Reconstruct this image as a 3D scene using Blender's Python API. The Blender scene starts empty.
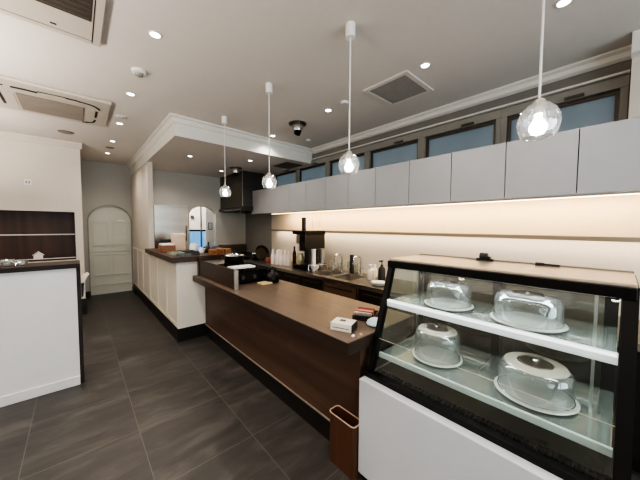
import bpy, bmesh, math, random
from mathutils import Vector, Matrix
random.seed(7)
scene = bpy.context.scene
COL = scene.collection
PI = math.pi

# ---------------------------------------------------------------- materials
def lin(c):
    c = c / 255.0
    return c / 12.92 if c <= 0.04045 else ((c + 0.055) / 1.055) ** 2.4

def rgb(r, g, b):
    return (lin(r), lin(g), lin(b), 1.0)

MATS = {}
def mat(name, col, rough=0.5, metal=0.0, noise=0.06, scale=(8, 8, 8), bump=0.0, spec=0.5, detail=4.0, emit=None, estr=0.0, coat=0.0):
    """Principled material whose colour is varied by object-space noise."""
    if name in MATS:
        return MATS[name]
    m = bpy.data.materials.new(name)
    m.use_nodes = True
    nt = m.node_tree
    b = nt.nodes['Principled BSDF']
    tc = nt.nodes.new('ShaderNodeTexCoord')
    mp = nt.nodes.new('ShaderNodeMapping')
    mp.inputs['Scale'].default_value = scale
    nz = nt.nodes.new('ShaderNodeTexNoise')
    nz.inputs['Scale'].default_value = 1.0
    nz.inputs['Detail'].default_value = detail
    rp = nt.nodes.new('ShaderNodeValToRGB')
    c = col
    rp.color_ramp.elements[0].position = 0.3
    rp.color_ramp.elements[1].position = 0.7
    rp.color_ramp.elements[0].color = (c[0] * (1 - noise), c[1] * (1 - noise), c[2] * (1 - noise), 1)
    rp.color_ramp.elements[1].color = (min(1, c[0] * (1 + noise)), min(1, c[1] * (1 + noise)), min(1, c[2] * (1 + noise)), 1)
    nt.links.new(tc.outputs['Object'], mp.inputs['Vector'])
    nt.links.new(mp.outputs['Vector'], nz.inputs['Vector'])
    nt.links.new(nz.outputs['Fac'], rp.inputs['Fac'])
    nt.links.new(rp.outputs['Color'], b.inputs['Base Color'])
    b.inputs['Roughness'].default_value = rough
    b.inputs['Metallic'].default_value = metal
    b.inputs['Specular IOR Level'].default_value = spec
    b.inputs['Coat Weight'].default_value = coat
    if emit:
        b.inputs['Emission Color'].default_value = emit
        b.inputs['Emission Strength'].default_value = estr
    if bump:
        bp = nt.nodes.new('ShaderNodeBump')
        bp.inputs['Strength'].default_value = bump
        bp.inputs['Distance'].default_value = 0.01
        nt.links.new(nz.outputs['Fac'], bp.inputs['Height'])
        nt.links.new(bp.outputs['Normal'], b.inputs['Normal'])
    MATS[name] = m
    return m

def glass(name, tint=(1, 1, 1, 1), base=0.04, edge=0.6, rough=0.02, blend=0.35, haze=0.0, hazecol=(.8, .85, .85, 1), translucent=False):
    """Thin architectural glass: transparent, reflecting more at grazing angles."""
    m = bpy.data.materials.new(name)
    m.use_nodes = True
    nt = m.node_tree
    nt.nodes.clear()
    out = nt.nodes.new('ShaderNodeOutputMaterial')
    tr = nt.nodes.new('ShaderNodeBsdfTransparent')
    tr.inputs['Color'].default_value = tint
    gl = nt.nodes.new('ShaderNodeBsdfGlossy')
    gl.inputs['Roughness'].default_value = rough
    lw = nt.nodes.new('ShaderNodeLayerWeight')
    lw.inputs['Blend'].default_value = blend
    mr = nt.nodes.new('ShaderNodeMapRange')
    mr.inputs['To Min'].default_value = base
    mr.inputs['To Max'].default_value = edge
    mx = nt.nodes.new('ShaderNodeMixShader')
    nt.links.new(lw.outputs['Facing'], mr.inputs['Value'])
    nt.links.new(mr.outputs['Result'], mx.inputs['Fac'])
    nt.links.new(tr.outputs['BSDF'], mx.inputs[1])
    nt.links.new(gl.outputs['BSDF'], mx.inputs[2])
    last = mx
    if haze:
        df = nt.nodes.new('ShaderNodeBsdfTranslucent' if translucent else 'ShaderNodeBsdfDiffuse')
        df.inputs['Color'].default_value = hazecol
        m2 = nt.nodes.new('ShaderNodeMixShader')
        m2.inputs['Fac'].default_value = haze
        nt.links.new(mx.outputs['Shader'], m2.inputs[1])
        nt.links.new(df.outputs['BSDF'], m2.inputs[2])
        last = m2
    nt.links.new(last.outputs['Shader'], out.inputs['Surface'])
    MATS[name] = m
    return m

def emitter(name, col, strength):
    m = bpy.data.materials.new(name)
    m.use_nodes = True
    nt = m.node_tree
    nt.nodes.clear()
    out = nt.nodes.new('ShaderNodeOutputMaterial')
    e = nt.nodes.new('ShaderNodeEmission')
    e.inputs['Color'].default_value = col
    e.inputs['Strength'].default_value = strength
    nt.links.new(e.outputs['Emission'], out.inputs['Surface'])
    MATS[name] = m
    return m

def floor_material():
    m = bpy.data.materials.new('slate_tile')
    m.use_nodes = True
    nt = m.node_tree
    L = nt.links.new
    b = nt.nodes['Principled BSDF']
    tc = nt.nodes.new('ShaderNodeTexCoord')
    mp = nt.nodes.new('ShaderNodeMapping')
    # tile joints pass through x = 0.327 and y = 2.33, pitch 0.6 m
    mp.inputs['Location'].default_value = (-0.327 + 6.0, -2.33 + 6.0, 0)
    br = nt.nodes.new('ShaderNodeTexBrick')
    br.offset = 0.0
    br.squash = 1.0
    br.inputs['Scale'].default_value = 1.0
    br.inputs['Brick Width'].default_value = 0.597
    br.inputs['Row Height'].default_value = 0.597
    br.inputs['Mortar Size'].default_value = 0.003
    br.inputs['Mortar Smooth'].default_value = 0.2
    br.inputs['Bias'].default_value = 0.0
    br.inputs['Color1'].default_value = (0.0, 0.0, 0.0, 1)
    br.inputs['Color2'].default_value = (1.0, 1.0, 1.0, 1)
    br.inputs['Mortar'].default_value = (0.5, 0.5, 0.5, 1)
    L(tc.outputs['Object'], mp.inputs['Vector'])
    L(mp.outputs['Vector'], br.inputs['Vector'])
    # stone clouding, different in each tile
    mp2 = nt.nodes.new('ShaderNodeMapping')
    mp2.inputs['Scale'].default_value = (1.6, 5.0, 1.0)
    mp2.inputs['Rotation'].default_value = (0, 0, 0.5)
    ad = nt.nodes.new('ShaderNodeVectorMath')
    ad.operation = 'MULTIPLY_ADD'
    ad.inputs[1].default_value = (3.0, 5.0, 7.0)
    L(br.outputs['Color'], ad.inputs[0])
    L(tc.outputs['Object'], ad.inputs[2])
    L(ad.outputs['Vector'], mp2.inputs['Vector'])
    n1 = nt.nodes.new('ShaderNodeTexNoise')
    n1.inputs['Scale'].default_value = 1.3
    n1.inputs['Detail'].default_value = 8.0
    n1.inputs['Roughness'].default_value = 0.62
    n1.inputs['Distortion'].default_value = 0.6
    L(mp2.outputs['Vector'], n1.inputs['Vector'])
    rp = nt.nodes.new('ShaderNodeValToRGB')
    rp.color_ramp.elements[0].position = 0.25
    rp.color_ramp.elements[0].color = (0.028, 0.0262, 0.0245, 1)
    rp.color_ramp.elements[1].position = 0.78
    rp.color_ramp.elements[1].color = (0.096, 0.089, 0.082, 1)
    e = rp.color_ramp.elements.new(0.5)
    e.color = (0.047, 0.043, 0.040, 1)
    L(n1.outputs['Fac'], rp.inputs['Fac'])
    mx = nt.nodes.new('ShaderNodeMix')
    mx.data_type = 'RGBA'
    mx.inputs['B'].default_value = (0.095, 0.087, 0.078, 1)
    L(br.outputs['Fac'], mx.inputs['Factor'])
    L(rp.outputs['Color'], mx.inputs['A'])
    L(mx.outputs['Result'], b.inputs['Base Color'])
    rr = nt.nodes.new('ShaderNodeMapRange')
    rr.inputs['To Min'].default_value = 0.30
    rr.inputs['To Max'].default_value = 0.56
    L(n1.outputs['Fac'], rr.inputs['Value'])
    L(rr.outputs['Result'], b.inputs['Roughness'])
    bp = nt.nodes.new('ShaderNodeBump')
    bp.inputs['Strength'].default_value = 0.35
    bp.inputs['Distance'].default_value = 0.012
    L(n1.outputs['Fac'], bp.inputs['Height'])
    L(bp.outputs['Normal'], b.inputs['Normal'])
    MATS['slate_tile'] = m
    return m

def wood(name, dark, light, axis='Y', rough=0.45, scale=1.0, coat=0.0):
    m = bpy.data.materials.new(name)
    m.use_nodes = True
    nt = m.node_tree
    L = nt.links.new
    b = nt.nodes['Principled BSDF']
    tc = nt.nodes.new('ShaderNodeTexCoord')
    mp = nt.nodes.new('ShaderNodeMapping')
    s = {'X': (0.8, 16, 16), 'Y': (16, 0.8, 16), 'Z': (16, 16, 0.8)}[axis]
    mp.inputs['Scale'].default_value = tuple(v * scale for v in s)
    nz = nt.nodes.new('ShaderNodeTexNoise')
    nz.inputs['Scale'].default_value = 1.0
    nz.inputs['Detail'].default_value = 6.0
    nz.inputs['Distortion'].default_value = 0.5
    rp = nt.nodes.new('ShaderNodeValToRGB')
    rp.color_ramp.elements[0].position = 0.3
    rp.color_ramp.elements[0].color = dark
    rp.color_ramp.elements[1].position = 0.72
    rp.color_ramp.elements[1].color = light
    L(tc.outputs['Object'], mp.inputs['Vector'])
    L(mp.outputs['Vector'], nz.inputs['Vector'])
    L(nz.outputs['Fac'], rp.inputs['Fac'])
    L(rp.outputs['Color'], b.inputs['Base Color'])
    b.inputs['Roughness'].default_value = rough
    b.inputs['Coat Weight'].default_value = coat
    MATS[name] = m
    return m

wall_white = mat('wall_paint', rgb(205, 199, 190), 0.7, noise=0.015, bump=0.02, scale=(30, 30, 30))
wall_grey = mat('wall_paint_grey', rgb(178, 176, 170), 0.7, noise=0.015, scale=(30, 30, 30))
wall_warm = mat('wall_paint_warm', rgb(212, 204, 194), 0.7, noise=0.02, scale=(30, 30, 30))
ceil_m = mat('ceiling_paint', rgb(212, 207, 201), 0.8, noise=0.012, scale=(20, 20, 20))
trim_m = mat('trim_paint', rgb(222, 220, 214), 0.55, noise=0.012)
case_white = mat('case_white', rgb(192, 197, 203), 0.32, noise=0.012)
white_lam = mat('white_laminate', rgb(208, 208, 208), 0.32, noise=0.012)
cream_lam = mat('cream_laminate', rgb(222, 216, 204), 0.4, noise=0.012)
cab_m = mat('cabinet_laminate', rgb(174, 175, 178), 0.35, noise=0.015)
door_m = mat('door_paint', rgb(206, 205, 194), 0.5, noise=0.015)
plinth_m = mat('black_plinth', rgb(28, 25, 24), 0.42, noise=0.2)
blk = mat('black_metal', rgb(12, 12, 13), 0.4, noise=0.12, spec=0.3)
blk_gloss = mat('black_gloss', rgb(14, 14, 15), 0.12, noise=0.1)
blk_plastic = mat('black_plastic', rgb(30, 29, 29), 0.45, noise=0.12)
steel = mat('brushed_steel', rgb(196, 194, 190), 0.3, 1.0, noise=0.08, scale=(2, 60, 60))
steel_v = mat('brushed_steel_vertical', rgb(200, 196, 190), 0.34, 1.0, noise=0.08, scale=(60, 60, 2))
steel_dk = mat('dark_steel', rgb(104, 98, 92), 0.35, 0.9, noise=0.1, scale=(3, 40, 40))
chrome = mat('chrome', rgb(225, 225, 225), 0.1, 1.0, noise=0.02)
bar_top = wood('bar_top_wood', rgb(88, 75, 65), rgb(106, 91, 79), 'Y', 0.36, 1.2)
bar_edge = wood('bar_edge_wood', rgb(46, 34, 28), rgb(62, 46, 38), 'Y', 0.42, 1.2)
bar_body = wood('bar_front_wood', rgb(72, 53, 43), rgb(92, 69, 56), 'Y', 0.5, 0.6)
dk_wood = wood('dark_wood', rgb(50, 36, 29), rgb(74, 54, 43), 'X', 0.4)
alcove_wood = wood('alcove_wood', rgb(64, 44, 37), rgb(96, 70, 58), 'Z', 0.5, 0.35)
bin_wood = wood('bin_wood', rgb(66, 41, 28), rgb(90, 58, 40), 'Z', 0.45, 0.6)
under_door = wood('base_door_wood', rgb(84, 62, 48), rgb(108, 82, 64), 'Y', 0.5)
white_pl = mat('white_plastic', rgb(232, 231, 228), 0.4, noise=0.015)
grey_pl = mat('grey_plastic', rgb(150, 148, 144), 0.5, noise=0.05)
slot_m = mat('slot_dark', rgb(38, 33, 29), 0.6, noise=0.1)
grille_m = mat('grille_grey', rgb(132, 122, 113), 0.6, noise=0.06)
case_glass = glass('case_glass', (0.93, 0.96, 0.95, 1), 0.03, 0.35, 0.01, 0.3)
side_glass = glass('side_glass', (0.88, 0.94, 0.92, 1), 0.04, 0.4, 0.01, 0.3)
shelf_glass = glass('shelf_glass', (0.86, 0.93, 0.91, 1), 0.05, 0.45, 0.03, 0.35, 0.20, (.55, .61, .60, 1))
dome_glass = glass('dome_glass', (0.93, 0.95, 0.95, 1), 0.06, 0.85, 0.03, 0.45, 0.06)
rear_glass = glass('rear_glass', (0.42, 0.43, 0.42, 1), 0.08, 0.5, 0.02, 0.3)
jar_glass = glass('jar_glass', (0.92, 0.94, 0.93, 1), 0.12, 0.8, 0.05, 0.45, 0.12)
globe_glass = glass('globe_glass', (0.88, 0.90, 0.92, 1), 0.12, 0.9, 0.05, 0.5, 0.08, (.95, .95, .95, 1), True)
shop_glass = glass('shopfront_glass', (0.95, 0.97, 0.97, 1), 0.03, 0.4, 0.01, 0.3)
LED = emitter('led_warm', (1.0, 0.74, 0.42, 1), 11.0)
LEDW = emitter('led_white', (0.93, 0.97, 1.0, 1), 2.0)
LAMP = emitter('downlight_lens', (1.0, 0.95, 0.86, 1), 16.0)
BULB = emitter('bulb', (1.0, 0.96, 0.90, 1), 14.0)

def pane_material():
    m = bpy.data.materials.new('frosted_pane')
    m.use_nodes = True
    nt = m.node_tree
    nt.nodes.clear()
    L = nt.links.new
    out = nt.nodes.new('ShaderNodeOutputMaterial')
    tl = nt.nodes.new('ShaderNodeBsdfTranslucent')
    gl = nt.nodes.new('ShaderNodeBsdfGlossy')
    gl.inputs['Roughness'].default_value = 0.25
    gl.inputs['Color'].default_value = (.7, .75, .8, 1)
    tc = nt.nodes.new('ShaderNodeTexCoord')
    nz = nt.nodes.new('ShaderNodeTexNoise')
    nz.inputs['Scale'].default_value = 2.5
    rp = nt.nodes.new('ShaderNodeValToRGB')
    rp.color_ramp.elements[0].color = rgb(196, 202, 204)
    rp.color_ramp.elements[1].color = rgb(222, 226, 228)
    L(tc.outputs['Object'], nz.inputs['Vector'])
    L(nz.outputs['Fac'], rp.inputs['Fac'])
    L(rp.outputs['Color'], tl.inputs['Color'])
    mx = nt.nodes.new('ShaderNodeMixShader')
    mx.inputs['Fac'].default_value = 0.12
    L(tl.outputs['BSDF'], mx.inputs[1])
    L(gl.outputs['BSDF'], mx.inputs[2])
    L(mx.outputs['Shader'], out.inputs['Surface'])
    return m
PANE = pane_material()
FLOOR = floor_material()

# ---------------------------------------------------------------- mesh builder
class MB:
    def __init__(self):
        self.bm = bmesh.new()

    def box(self, x0, x1, y0, y1, z0, z1, bev=0.0, seg=2, mtx=None):
        r = bmesh.ops.create_cube(self.bm, size=1.0)
        vs = r['verts']
        for v in vs:
            v.co = Vector(((x0 + x1) / 2 + v.co.x * (x1 - x0), (y0 + y1) / 2 + v.co.y * (y1 - y0), (z0 + z1) / 2 + v.co.z * (z1 - z0)))
        if mtx is not None:
            bmesh.ops.transform(self.bm, matrix=mtx, verts=vs)
        if bev > 0:
            es = list({e for v in vs for e in v.link_edges})
            bmesh.ops.bevel(self.bm, geom=es, offset=bev, segments=seg, affect='EDGES', profile=0.5)
        return self

    def lathe(self, prof, c=(0, 0, 0), segs=32, rib=0.0, nrib=0, mtx=None, cap=True, twist=0.0):
        rings = []
        new = []
        for (r, z) in prof:
            if r < 1e-6:
                v = self.bm.verts.new((c[0], c[1], c[2] + z))
                rings.append([v])
                new.append(v)
            else:
                ring = []
                for i in range(segs):
                    a = 2 * PI * i / segs
                    rr = r * (1 + rib * math.cos(nrib * (a + twist * z))) if nrib else r
                    v = self.bm.verts.new((c[0] + rr * math.cos(a), c[1] + rr * math.sin(a), c[2] + z))
                    ring.append(v)
                    new.append(v)
                rings.append(ring)
        for A, B in zip(rings, rings[1:]):
            if len(A) == 1 and len(B) == 1:
                continue
            for i in range(segs):
                j = (i + 1) % segs
                if len(A) == 1:
                    self.bm.faces.new((A[0], B[j], B[i]))
                elif len(B) == 1:
                    self.bm.faces.new((A[i], A[j], B[0]))
                else:
                    self.bm.faces.new((A[i], A[j], B[j], B[i]))
        if cap:
            if len(rings[0]) > 1:
                self.bm.faces.new(list(reversed(rings[0])))
            if len(rings[-1]) > 1:
                self.bm.faces.new(rings[-1])
        if mtx is not None:
            bmesh.ops.transform(self.bm, matrix=mtx, verts=new)
        return self

    def cyl(self, x, y, z0, z1, r, segs=20, r2=None):
        return self.lathe([(r, z0), (r if r2 is None else r2, z1)], (x, y, 0), segs)

    def tube(self, pts, r, segs=8):
        pts = [Vector(p) for p in pts]
        rings = []
        up = Vector((0, 0, 1))
        for i, p in enumerate(pts):
            d = (pts[min(i + 1, len(pts) - 1)] - pts[max(i - 1, 0)]).normalized()
            ref = up if abs(d.z) < 0.95 else Vector((1, 0, 0))
            a = d.cross(ref).normalized()
            b = d.cross(a).normalized()
            rings.append([self.bm.verts.new(p + r * (math.cos(2 * PI * k / segs) * a + math.sin(2 * PI * k / segs) * b)) for k in range(segs)])
        for A, B in zip(rings, rings[1:]):
            for k in range(segs):
                self.bm.faces.new((A[k], A[(k + 1) % segs], B[(k + 1) % segs], B[k]))
        self.bm.faces.new(list(reversed(rings[0])))
        self.bm.faces.new(rings[-1])
        return self

    def prism(self, poly, axis, a0, a1):
        """extrude a 2D polygon along an axis: axis 'Y' -> poly is (x,z); 'X' -> (y,z); 'Z' -> (x,y)"""
        def P(p, a):
            return {'Y': (p[0], a, p[1]), 'X': (a, p[0], p[1]), 'Z': (p[0], p[1], a)}[axis]
        A = [self.bm.verts.new(P(p, a0)) for p in poly]
        B = [self.bm.verts.new(P(p, a1)) for p in poly]
        n = len(poly)
        self.bm.faces.new(A)
        self.bm.faces.new(list(reversed(B)))
        for i in range(n):
            j = (i + 1) % n
            self.bm.faces.new((A[j], A[i], B[i], B[j]))
        return self

    def build(self, name, m, parent=None, smooth=None):
        bm = self.bm
        bmesh.ops.recalc_face_normals(bm, faces=bm.faces)
        me = bpy.data.meshes.new(name)
        bm.to_mesh(me)
        bm.free()
        me.materials.append(m)
        if smooth is not None:
            me.polygons.foreach_set('use_smooth', [True] * len(me.polygons))
            me.set_sharp_from_angle(angle=math.radians(smooth))
        o = bpy.data.objects.new(name, me)
        COL.objects.link(o)
        if parent is not None:
            o.parent = parent
            o.matrix_parent_inverse = Matrix.Translation(parent.location).inverted() if False else Matrix.Identity(4)
            # vertices are given in world space unless the parent is placed later: bring them into the parent's space
            off = WORLD_OFF.get(root_of(parent).name, Vector((0, 0, 0)))
            if off.length > 0:
                me.transform(Matrix.Translation(-off))
        return o

WORLD_OFF = {}
def root_of(o):
    while o.parent is not None:
        o = o.parent
    return o

def tag(o, label=None, cat=None, group=None, kind=None):
    if label: o['label'] = label
    if cat: o['category'] = cat
    if group: o['group'] = group
    if kind: o['kind'] = kind
    return o

def thing(name, label, cat, loc=(0, 0, 0), group=None, kind=None):
    """An Empty at the thing's base. Parts are modelled in world coordinates and shifted into it."""
    o = bpy.data.objects.new(name, None)
    o.empty_display_size = 0.05
    COL.objects.link(o)
    o.location = loc
    WORLD_OFF[o.name] = Vector(loc)
    return tag(o, label, cat, group, kind)

def struct(name, mb, m, label=None, smooth=None):
    o = mb.build(name, m, None, smooth)
    o['kind'] = 'structure'
    if label: o['label'] = label
    return o

def single(name, mb, m, label, cat, group=None, smooth=None):
    return tag(mb.build(name, m, None, smooth), label, cat, group)

def dup(root, loc, label=None, rotz=None):
    r = root.copy()
    COL.objects.link(r)
    r.location = loc
    if rotz is not None: r.rotation_euler = (0, 0, rotz)
    if label: r['label'] = label
    for ch in list(root.children):
        c = ch.copy()
        COL.objects.link(c)
        c.parent = r
        for g in list(ch.children):
            d = g.copy()
            COL.objects.link(d)
            d.parent = c
    return r

ZC = 2.83      # main ceiling
ZS = 2.60      # lowered kitchen ceiling
XW = 3.10      # right wall
YB = 6.20      # kitchen back wall

# ---------------------------------------------------------------- room shell
struct('floor', MB().box(-3.0, 3.6, -3.2, 9.2, -0.1, 0.0), FLOOR)
struct('ceiling', MB().box(-3.0, 3.6, -3.2, 9.2, ZC, ZC + 0.1), ceil_m)
w = MB()
w.box(XW, XW + 0.2, -3.2, 5.0, 0, 2.17)
struct('wall_right_upper', MB().box(XW, XW + 0.2, -3.2, 6.6, 2.64, ZC), mat('wall_painted_shade', rgb(128, 125, 120), 0.7, noise=0.02))  # shade above the windows painted in as a darker grey
w.box(XW, XW + 0.2, -3.2, 0.0, 2.17, 2.64)
w.box(XW, XW + 0.2, 4.92, 6.6, 2.17, 2.64)
struct('wall_right', w, wall_warm)
struct('wall_right_kitchen', MB().box(XW, XW + 0.2, 5.0, 6.6, 0, 2.17), mat('wall_kitchen_grey', rgb(142, 140, 134), 0.5, noise=0.02))
struct('wall_right_pillar', MB().box(2.93, XW, -1.2, -0.005, 2.215, ZC), wall_warm)
struct('wall_left', MB().box(-3.0, -2.9, -3.2, 6.0, 0, ZC), wall_white)
# back wall left with alcove opening
w = MB()
w.box(-2.9, 0.075, 6.0, 6.06, 1.71, ZC)
w.box(-0.022, 0.075, 6.0, 7.4, 0, ZC) if False else w.box(-0.022, 0.075, 6.0, 7.4, 0, 1.71)
w.box(-0.022, 0.075, 6.06, 7.4, 1.71, ZC)
w.box(-2.9, -0.022, 6.0, 6.06, 0, 0.93)
struct('wall_left_back', w, wall_warm)
# far wall with arched door opening
def arch_wall(x0, x1, ax0, ax1, spring, rise, y0, y1, ztop, z_open0=0.0):
    """front polygon strips of a wall with an arched opening"""
    mb = MB()
    mb.box(x0, ax0, y0, y1, 0, ztop)
    mb.box(ax1, x1, y0, y1, 0, ztop)
    if z_open0 > 0: mb.box(ax0, ax1, y0, y1, 0, z_open0)
    n = 20
    cx, hw = (ax0 + ax1) / 2, (ax1 - ax0) / 2
    for i in range(n):
        a0, a1 = PI - PI * i / n, PI - PI * (i + 1) / n
        xa, xb = cx + hw * math.cos(a0), cx + hw * math.cos(a1)
        za, zb = spring + rise * math.sin(a0), spring + rise * math.sin(a1)
        mb.prism([(xa, za), (xb, zb), (xb, ztop), (xa, ztop)], 'Y', y0, y1)
    return mb
def arch_poly(cx, hw, z0, spring, rise, n=20):
    p = [(cx - hw, z0)]
    for i in range(n + 1):
        a = PI - PI * i / n
        p.append((cx + hw * math.cos(a), spring + rise * math.sin(a)))
    p.append((cx + hw, z0))
    return p
struct('wall_back', arch_wall(0.075, 0.93, 0.175, 0.91, 1.58, 0.34, 7.4, 7.5, ZC), wall_grey)
# side wall between the corridor and the kitchen
struct('wall_kitchen_side', MB().box(0.93, 1.01, 5.5, 7.4, 0, ZC), wall_white)
# kitchen back wall with arched opening
struct('wall_kitchen_back', arch_wall(1.01, XW, 1.80, 2.37, 1.72, 0.205, YB, YB + 0.12, ZC), wall_grey)
# passage beyond the arch
w = MB()
w.box(1.01, 3.6, 8.2, 8.3, 0, ZC)
w.box(3.2, 3.3, 6.32, 8.2, 0, ZC)
struct('wall_passage', w, wall_white)
# lowered ceiling above the kitchen
struct('ceiling_kitchen', MB().box(0.93, XW, 3.68, 5.5, ZS, ZC).box(1.01, XW, 5.5, YB, ZS, ZC), ceil_m)
t = MB()
prof = [(0.0, ZS - 0.005), (-0.012, ZS - 0.005), (-0.012, ZC - 0.085), (-0.03, ZC - 0.075), (-0.045, ZC - 0.045), (-0.045, ZC - 0.03), (-0.075, ZC - 0.02), (-0.075, ZC), (0.0, ZC)]
rings = [[t.bm.verts.new(p) for p in ((XW, 3.68 + a, z), (0.93 + a, 3.68 + a, z), (0.93 + a, 7.4, z))] for a, z in prof]
for A, B in zip(rings, rings[1:] + rings[:1]):
    for k in range(2):
        t.bm.faces.new((A[k], A[k + 1], B[k + 1], B[k]))
struct('trim_1', t, trim_m)
# crown along right wall, with a thin ridge under it
t = MB()
t.prism([(XW, ZC), (XW - 0.075, ZC), (XW - 0.075, ZC - 0.015), (XW - 0.05, ZC - 0.03), (XW - 0.04, ZC - 0.062), (XW - 0.015, ZC - 0.075), (XW, ZC - 0.075)], 'Y', -0.005, 3.60)
t.box(XW - 0.03, XW, 0.0, 3.66, 2.655, 2.672)
struct('trim_2', t, trim_m)
struct('trim_10', MB().box(2.84, 2.93, -1.2, 0.0, ZC - 0.14, ZC), trim_m)
# crown on left back wall and its jamb edge
t = MB()
t.prism([(6.0, ZC), (5.93, ZC), (5.93, ZC - 0.02), (5.96, ZC - 0.05), (5.985, ZC - 0.085), (6.0, ZC - 0.085)], 'X', -2.9, 0.10)
struct('trim_3', t, wall_warm)
# alcove lining of brown boards
w = MB()
w.box(-2.0, -0.022, 6.32, 6.36, 0.93, 1.71)
w.box(-2.0, -0.022, 6.06, 6.36, 1.71, 1.75)
w.box(-2.04, -2.0, 6.06, 6.36, 0.93, 1.71)
w.box(-2.0, -0.022, 6.06, 6.36, 0.90, 0.93)
struct('wall_alcove', w, alcove_wood)
struct('trim_4', MB().box(-2.0, -0.03, 6.045, 6.09, 0.925, 0.965), mat('ledge_red', rgb(56, 34, 29), 0.5))
struct('trim_5', MB().box(-2.0, -0.03, 6.18, 6.20, 1.335, 1.352).box(-2.0, -0.03, 6.03, 6.045, 0.960, 0.972), trim_m)
# baseboards
struct('baseboard_back', MB().box(0.08, 0.175, 7.37, 7.4, 0, 0.11).box(0.90, 0.93, 7.0, 7.4, 0, 0.11), plinth_m)
# front wall with a wide shop window behind the camera
w = MB()
w.box(-3.0, -1.9, -3.2, -3.1, 0, ZC)
w.box(2.9, 3.6, -3.2, -3.1, 0, ZC)
w.box(-1.9, 2.9, -3.2, -3.1, 2.5, ZC)
w.box(-1.9, 2.9, -3.2, -3.1, 0, 0.12)
struct('wall_front', w, wall_white)

# windows above the wall cabinets
for k in range(6):
    y0 = 0.0 + 0.815 * k
    wn = thing('window_%d' % (k + 1), None, None, (XW, y0 + 0.41, 2.17), kind='structure')
    f = MB()
    f.box(XW - 0.02, XW + 0.07, y0 + 0.0, y0 + 0.815, 2.56, 2.64, 0.004)
    f.box(XW - 0.02, XW + 0.07, y0 + 0.0, y0 + 0.815, 2.17, 2.22, 0.004)
    f.box(XW - 0.02, XW + 0.07, y0 + 0.0, y0 + 0.045, 2.22, 2.56, 0.004)
    f.box(XW - 0.02, XW + 0.07, y0 + 0.77, y0 + 0.815, 2.22, 2.56, 0.004)
    f.build('window_frame', mat('window_frame', rgb(150, 147, 140), 0.5, noise=0.02), wn)
    s = MB()
    for a, b, c, d in ((0.045, 0.77, 2.53, 2.56), (0.045, 0.77, 2.22, 2.25), (0.045, 0.07, 2.25, 2.53), (0.745, 0.77, 2.25, 2.53)):
        s.box(XW + 0.015, XW + 0.055, y0 + a, y0 + b, c, d)
    s.build('sash', steel_dk, wn)
    MB().box(XW + 0.03, XW + 0.036, y0 + 0.07, y0 + 0.745, 2.25, 2.53).build('pane', PANE, wn)
    MB().box(XW - 0.045, XW - 0.02, y0 + 0.24, y0 + 0.36, 2.565, 2.585, 0.003).build('latch', steel_dk, wn)
wn = thing('window_7', None, None, (0.5, -3.15, 0.12), kind='structure')
f = MB()
for x in (-1.9, -0.3, 1.3, 2.84):
    f.box(x, x + 0.06, -3.2, -3.1, 0.12, 2.5)
f.box(-1.9, 2.9, -3.2, -3.1, 2.44, 2.5)
f.box(-1.9, 2.9, -3.2, -3.1, 0.12, 0.18)
f.build('window_frame', blk, wn)
MB().box(-1.84, 2.84, -3.152, -3.146, 0.18, 2.44).build('pane', shop_glass, wn)

# arched door
d = thing('door_1', None, None, (0.54, 7.42, 0), kind='structure')
cx = 0.5425
MB().prism(arch_poly(cx, 0.362, 0.012, 1.58, 0.335), 'Y', 7.425, 7.465).build('door_leaf', door_m, d)
p = MB()
for xa, xb in ((0.235, 0.515), (0.57, 0.85)):
    for za, zb in ((0.20, 0.26), (0.86, 0.90), (1.02, 1.06), (1.50, 1.54)):
        pass
    for z0, z1 in ((0.42, 0.88), (1.06, 1.58)):
        # raised moulding rectangle with a field
        p.box(xa, xb, 7.408, 7.425, z0, z0 + 0.02)
        p.box(xa, xb, 7.408, 7.425, z1 - 0.02, z1)
        p.box(xa, xa + 0.02, 7.408, 7.425, z0 + 0.02, z1 - 0.02)
        p.box(xb - 0.02, xb, 7.408, 7.425, z0 + 0.02, z1 - 0.02)
p.box(0.19, 0.90, 7.412, 7.425, 0.20, 0.225)
p.box(0.19, 0.90, 7.412, 7.425, 0.93, 0.955)
p.build('panel_moulding', door_m, d)
MB().prism([q for q in arch_poly(cx, 0.385, 0.0, 1.58, 0.36)] + list(reversed(arch_poly(cx, 0.362, 0.0, 1.58, 0.335))), 'Y', 7.385, 7.4).build('door_frame', mat('door_frame_grey', rgb(150, 147, 136), 0.5, noise=0.02), d)
MB().box(0.66, 0.80, 7.410, 7.414, 1.585, 1.62).build('sign_plate', white_pl, d)
h = MB()
h.lathe([(0.025, 0), (0.025, 0.01)], mtx=Matrix.Translation((0.865, 7.412, 0.985)) @ Matrix.Rotation(PI / 2, 4, 'X'))
h.tube([(0.865, 7.40, 0.985), (0.865, 7.37, 0.985), (0.80, 7.37, 0.985)], 0.009)
h.build('door_handle', steel, d)

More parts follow.
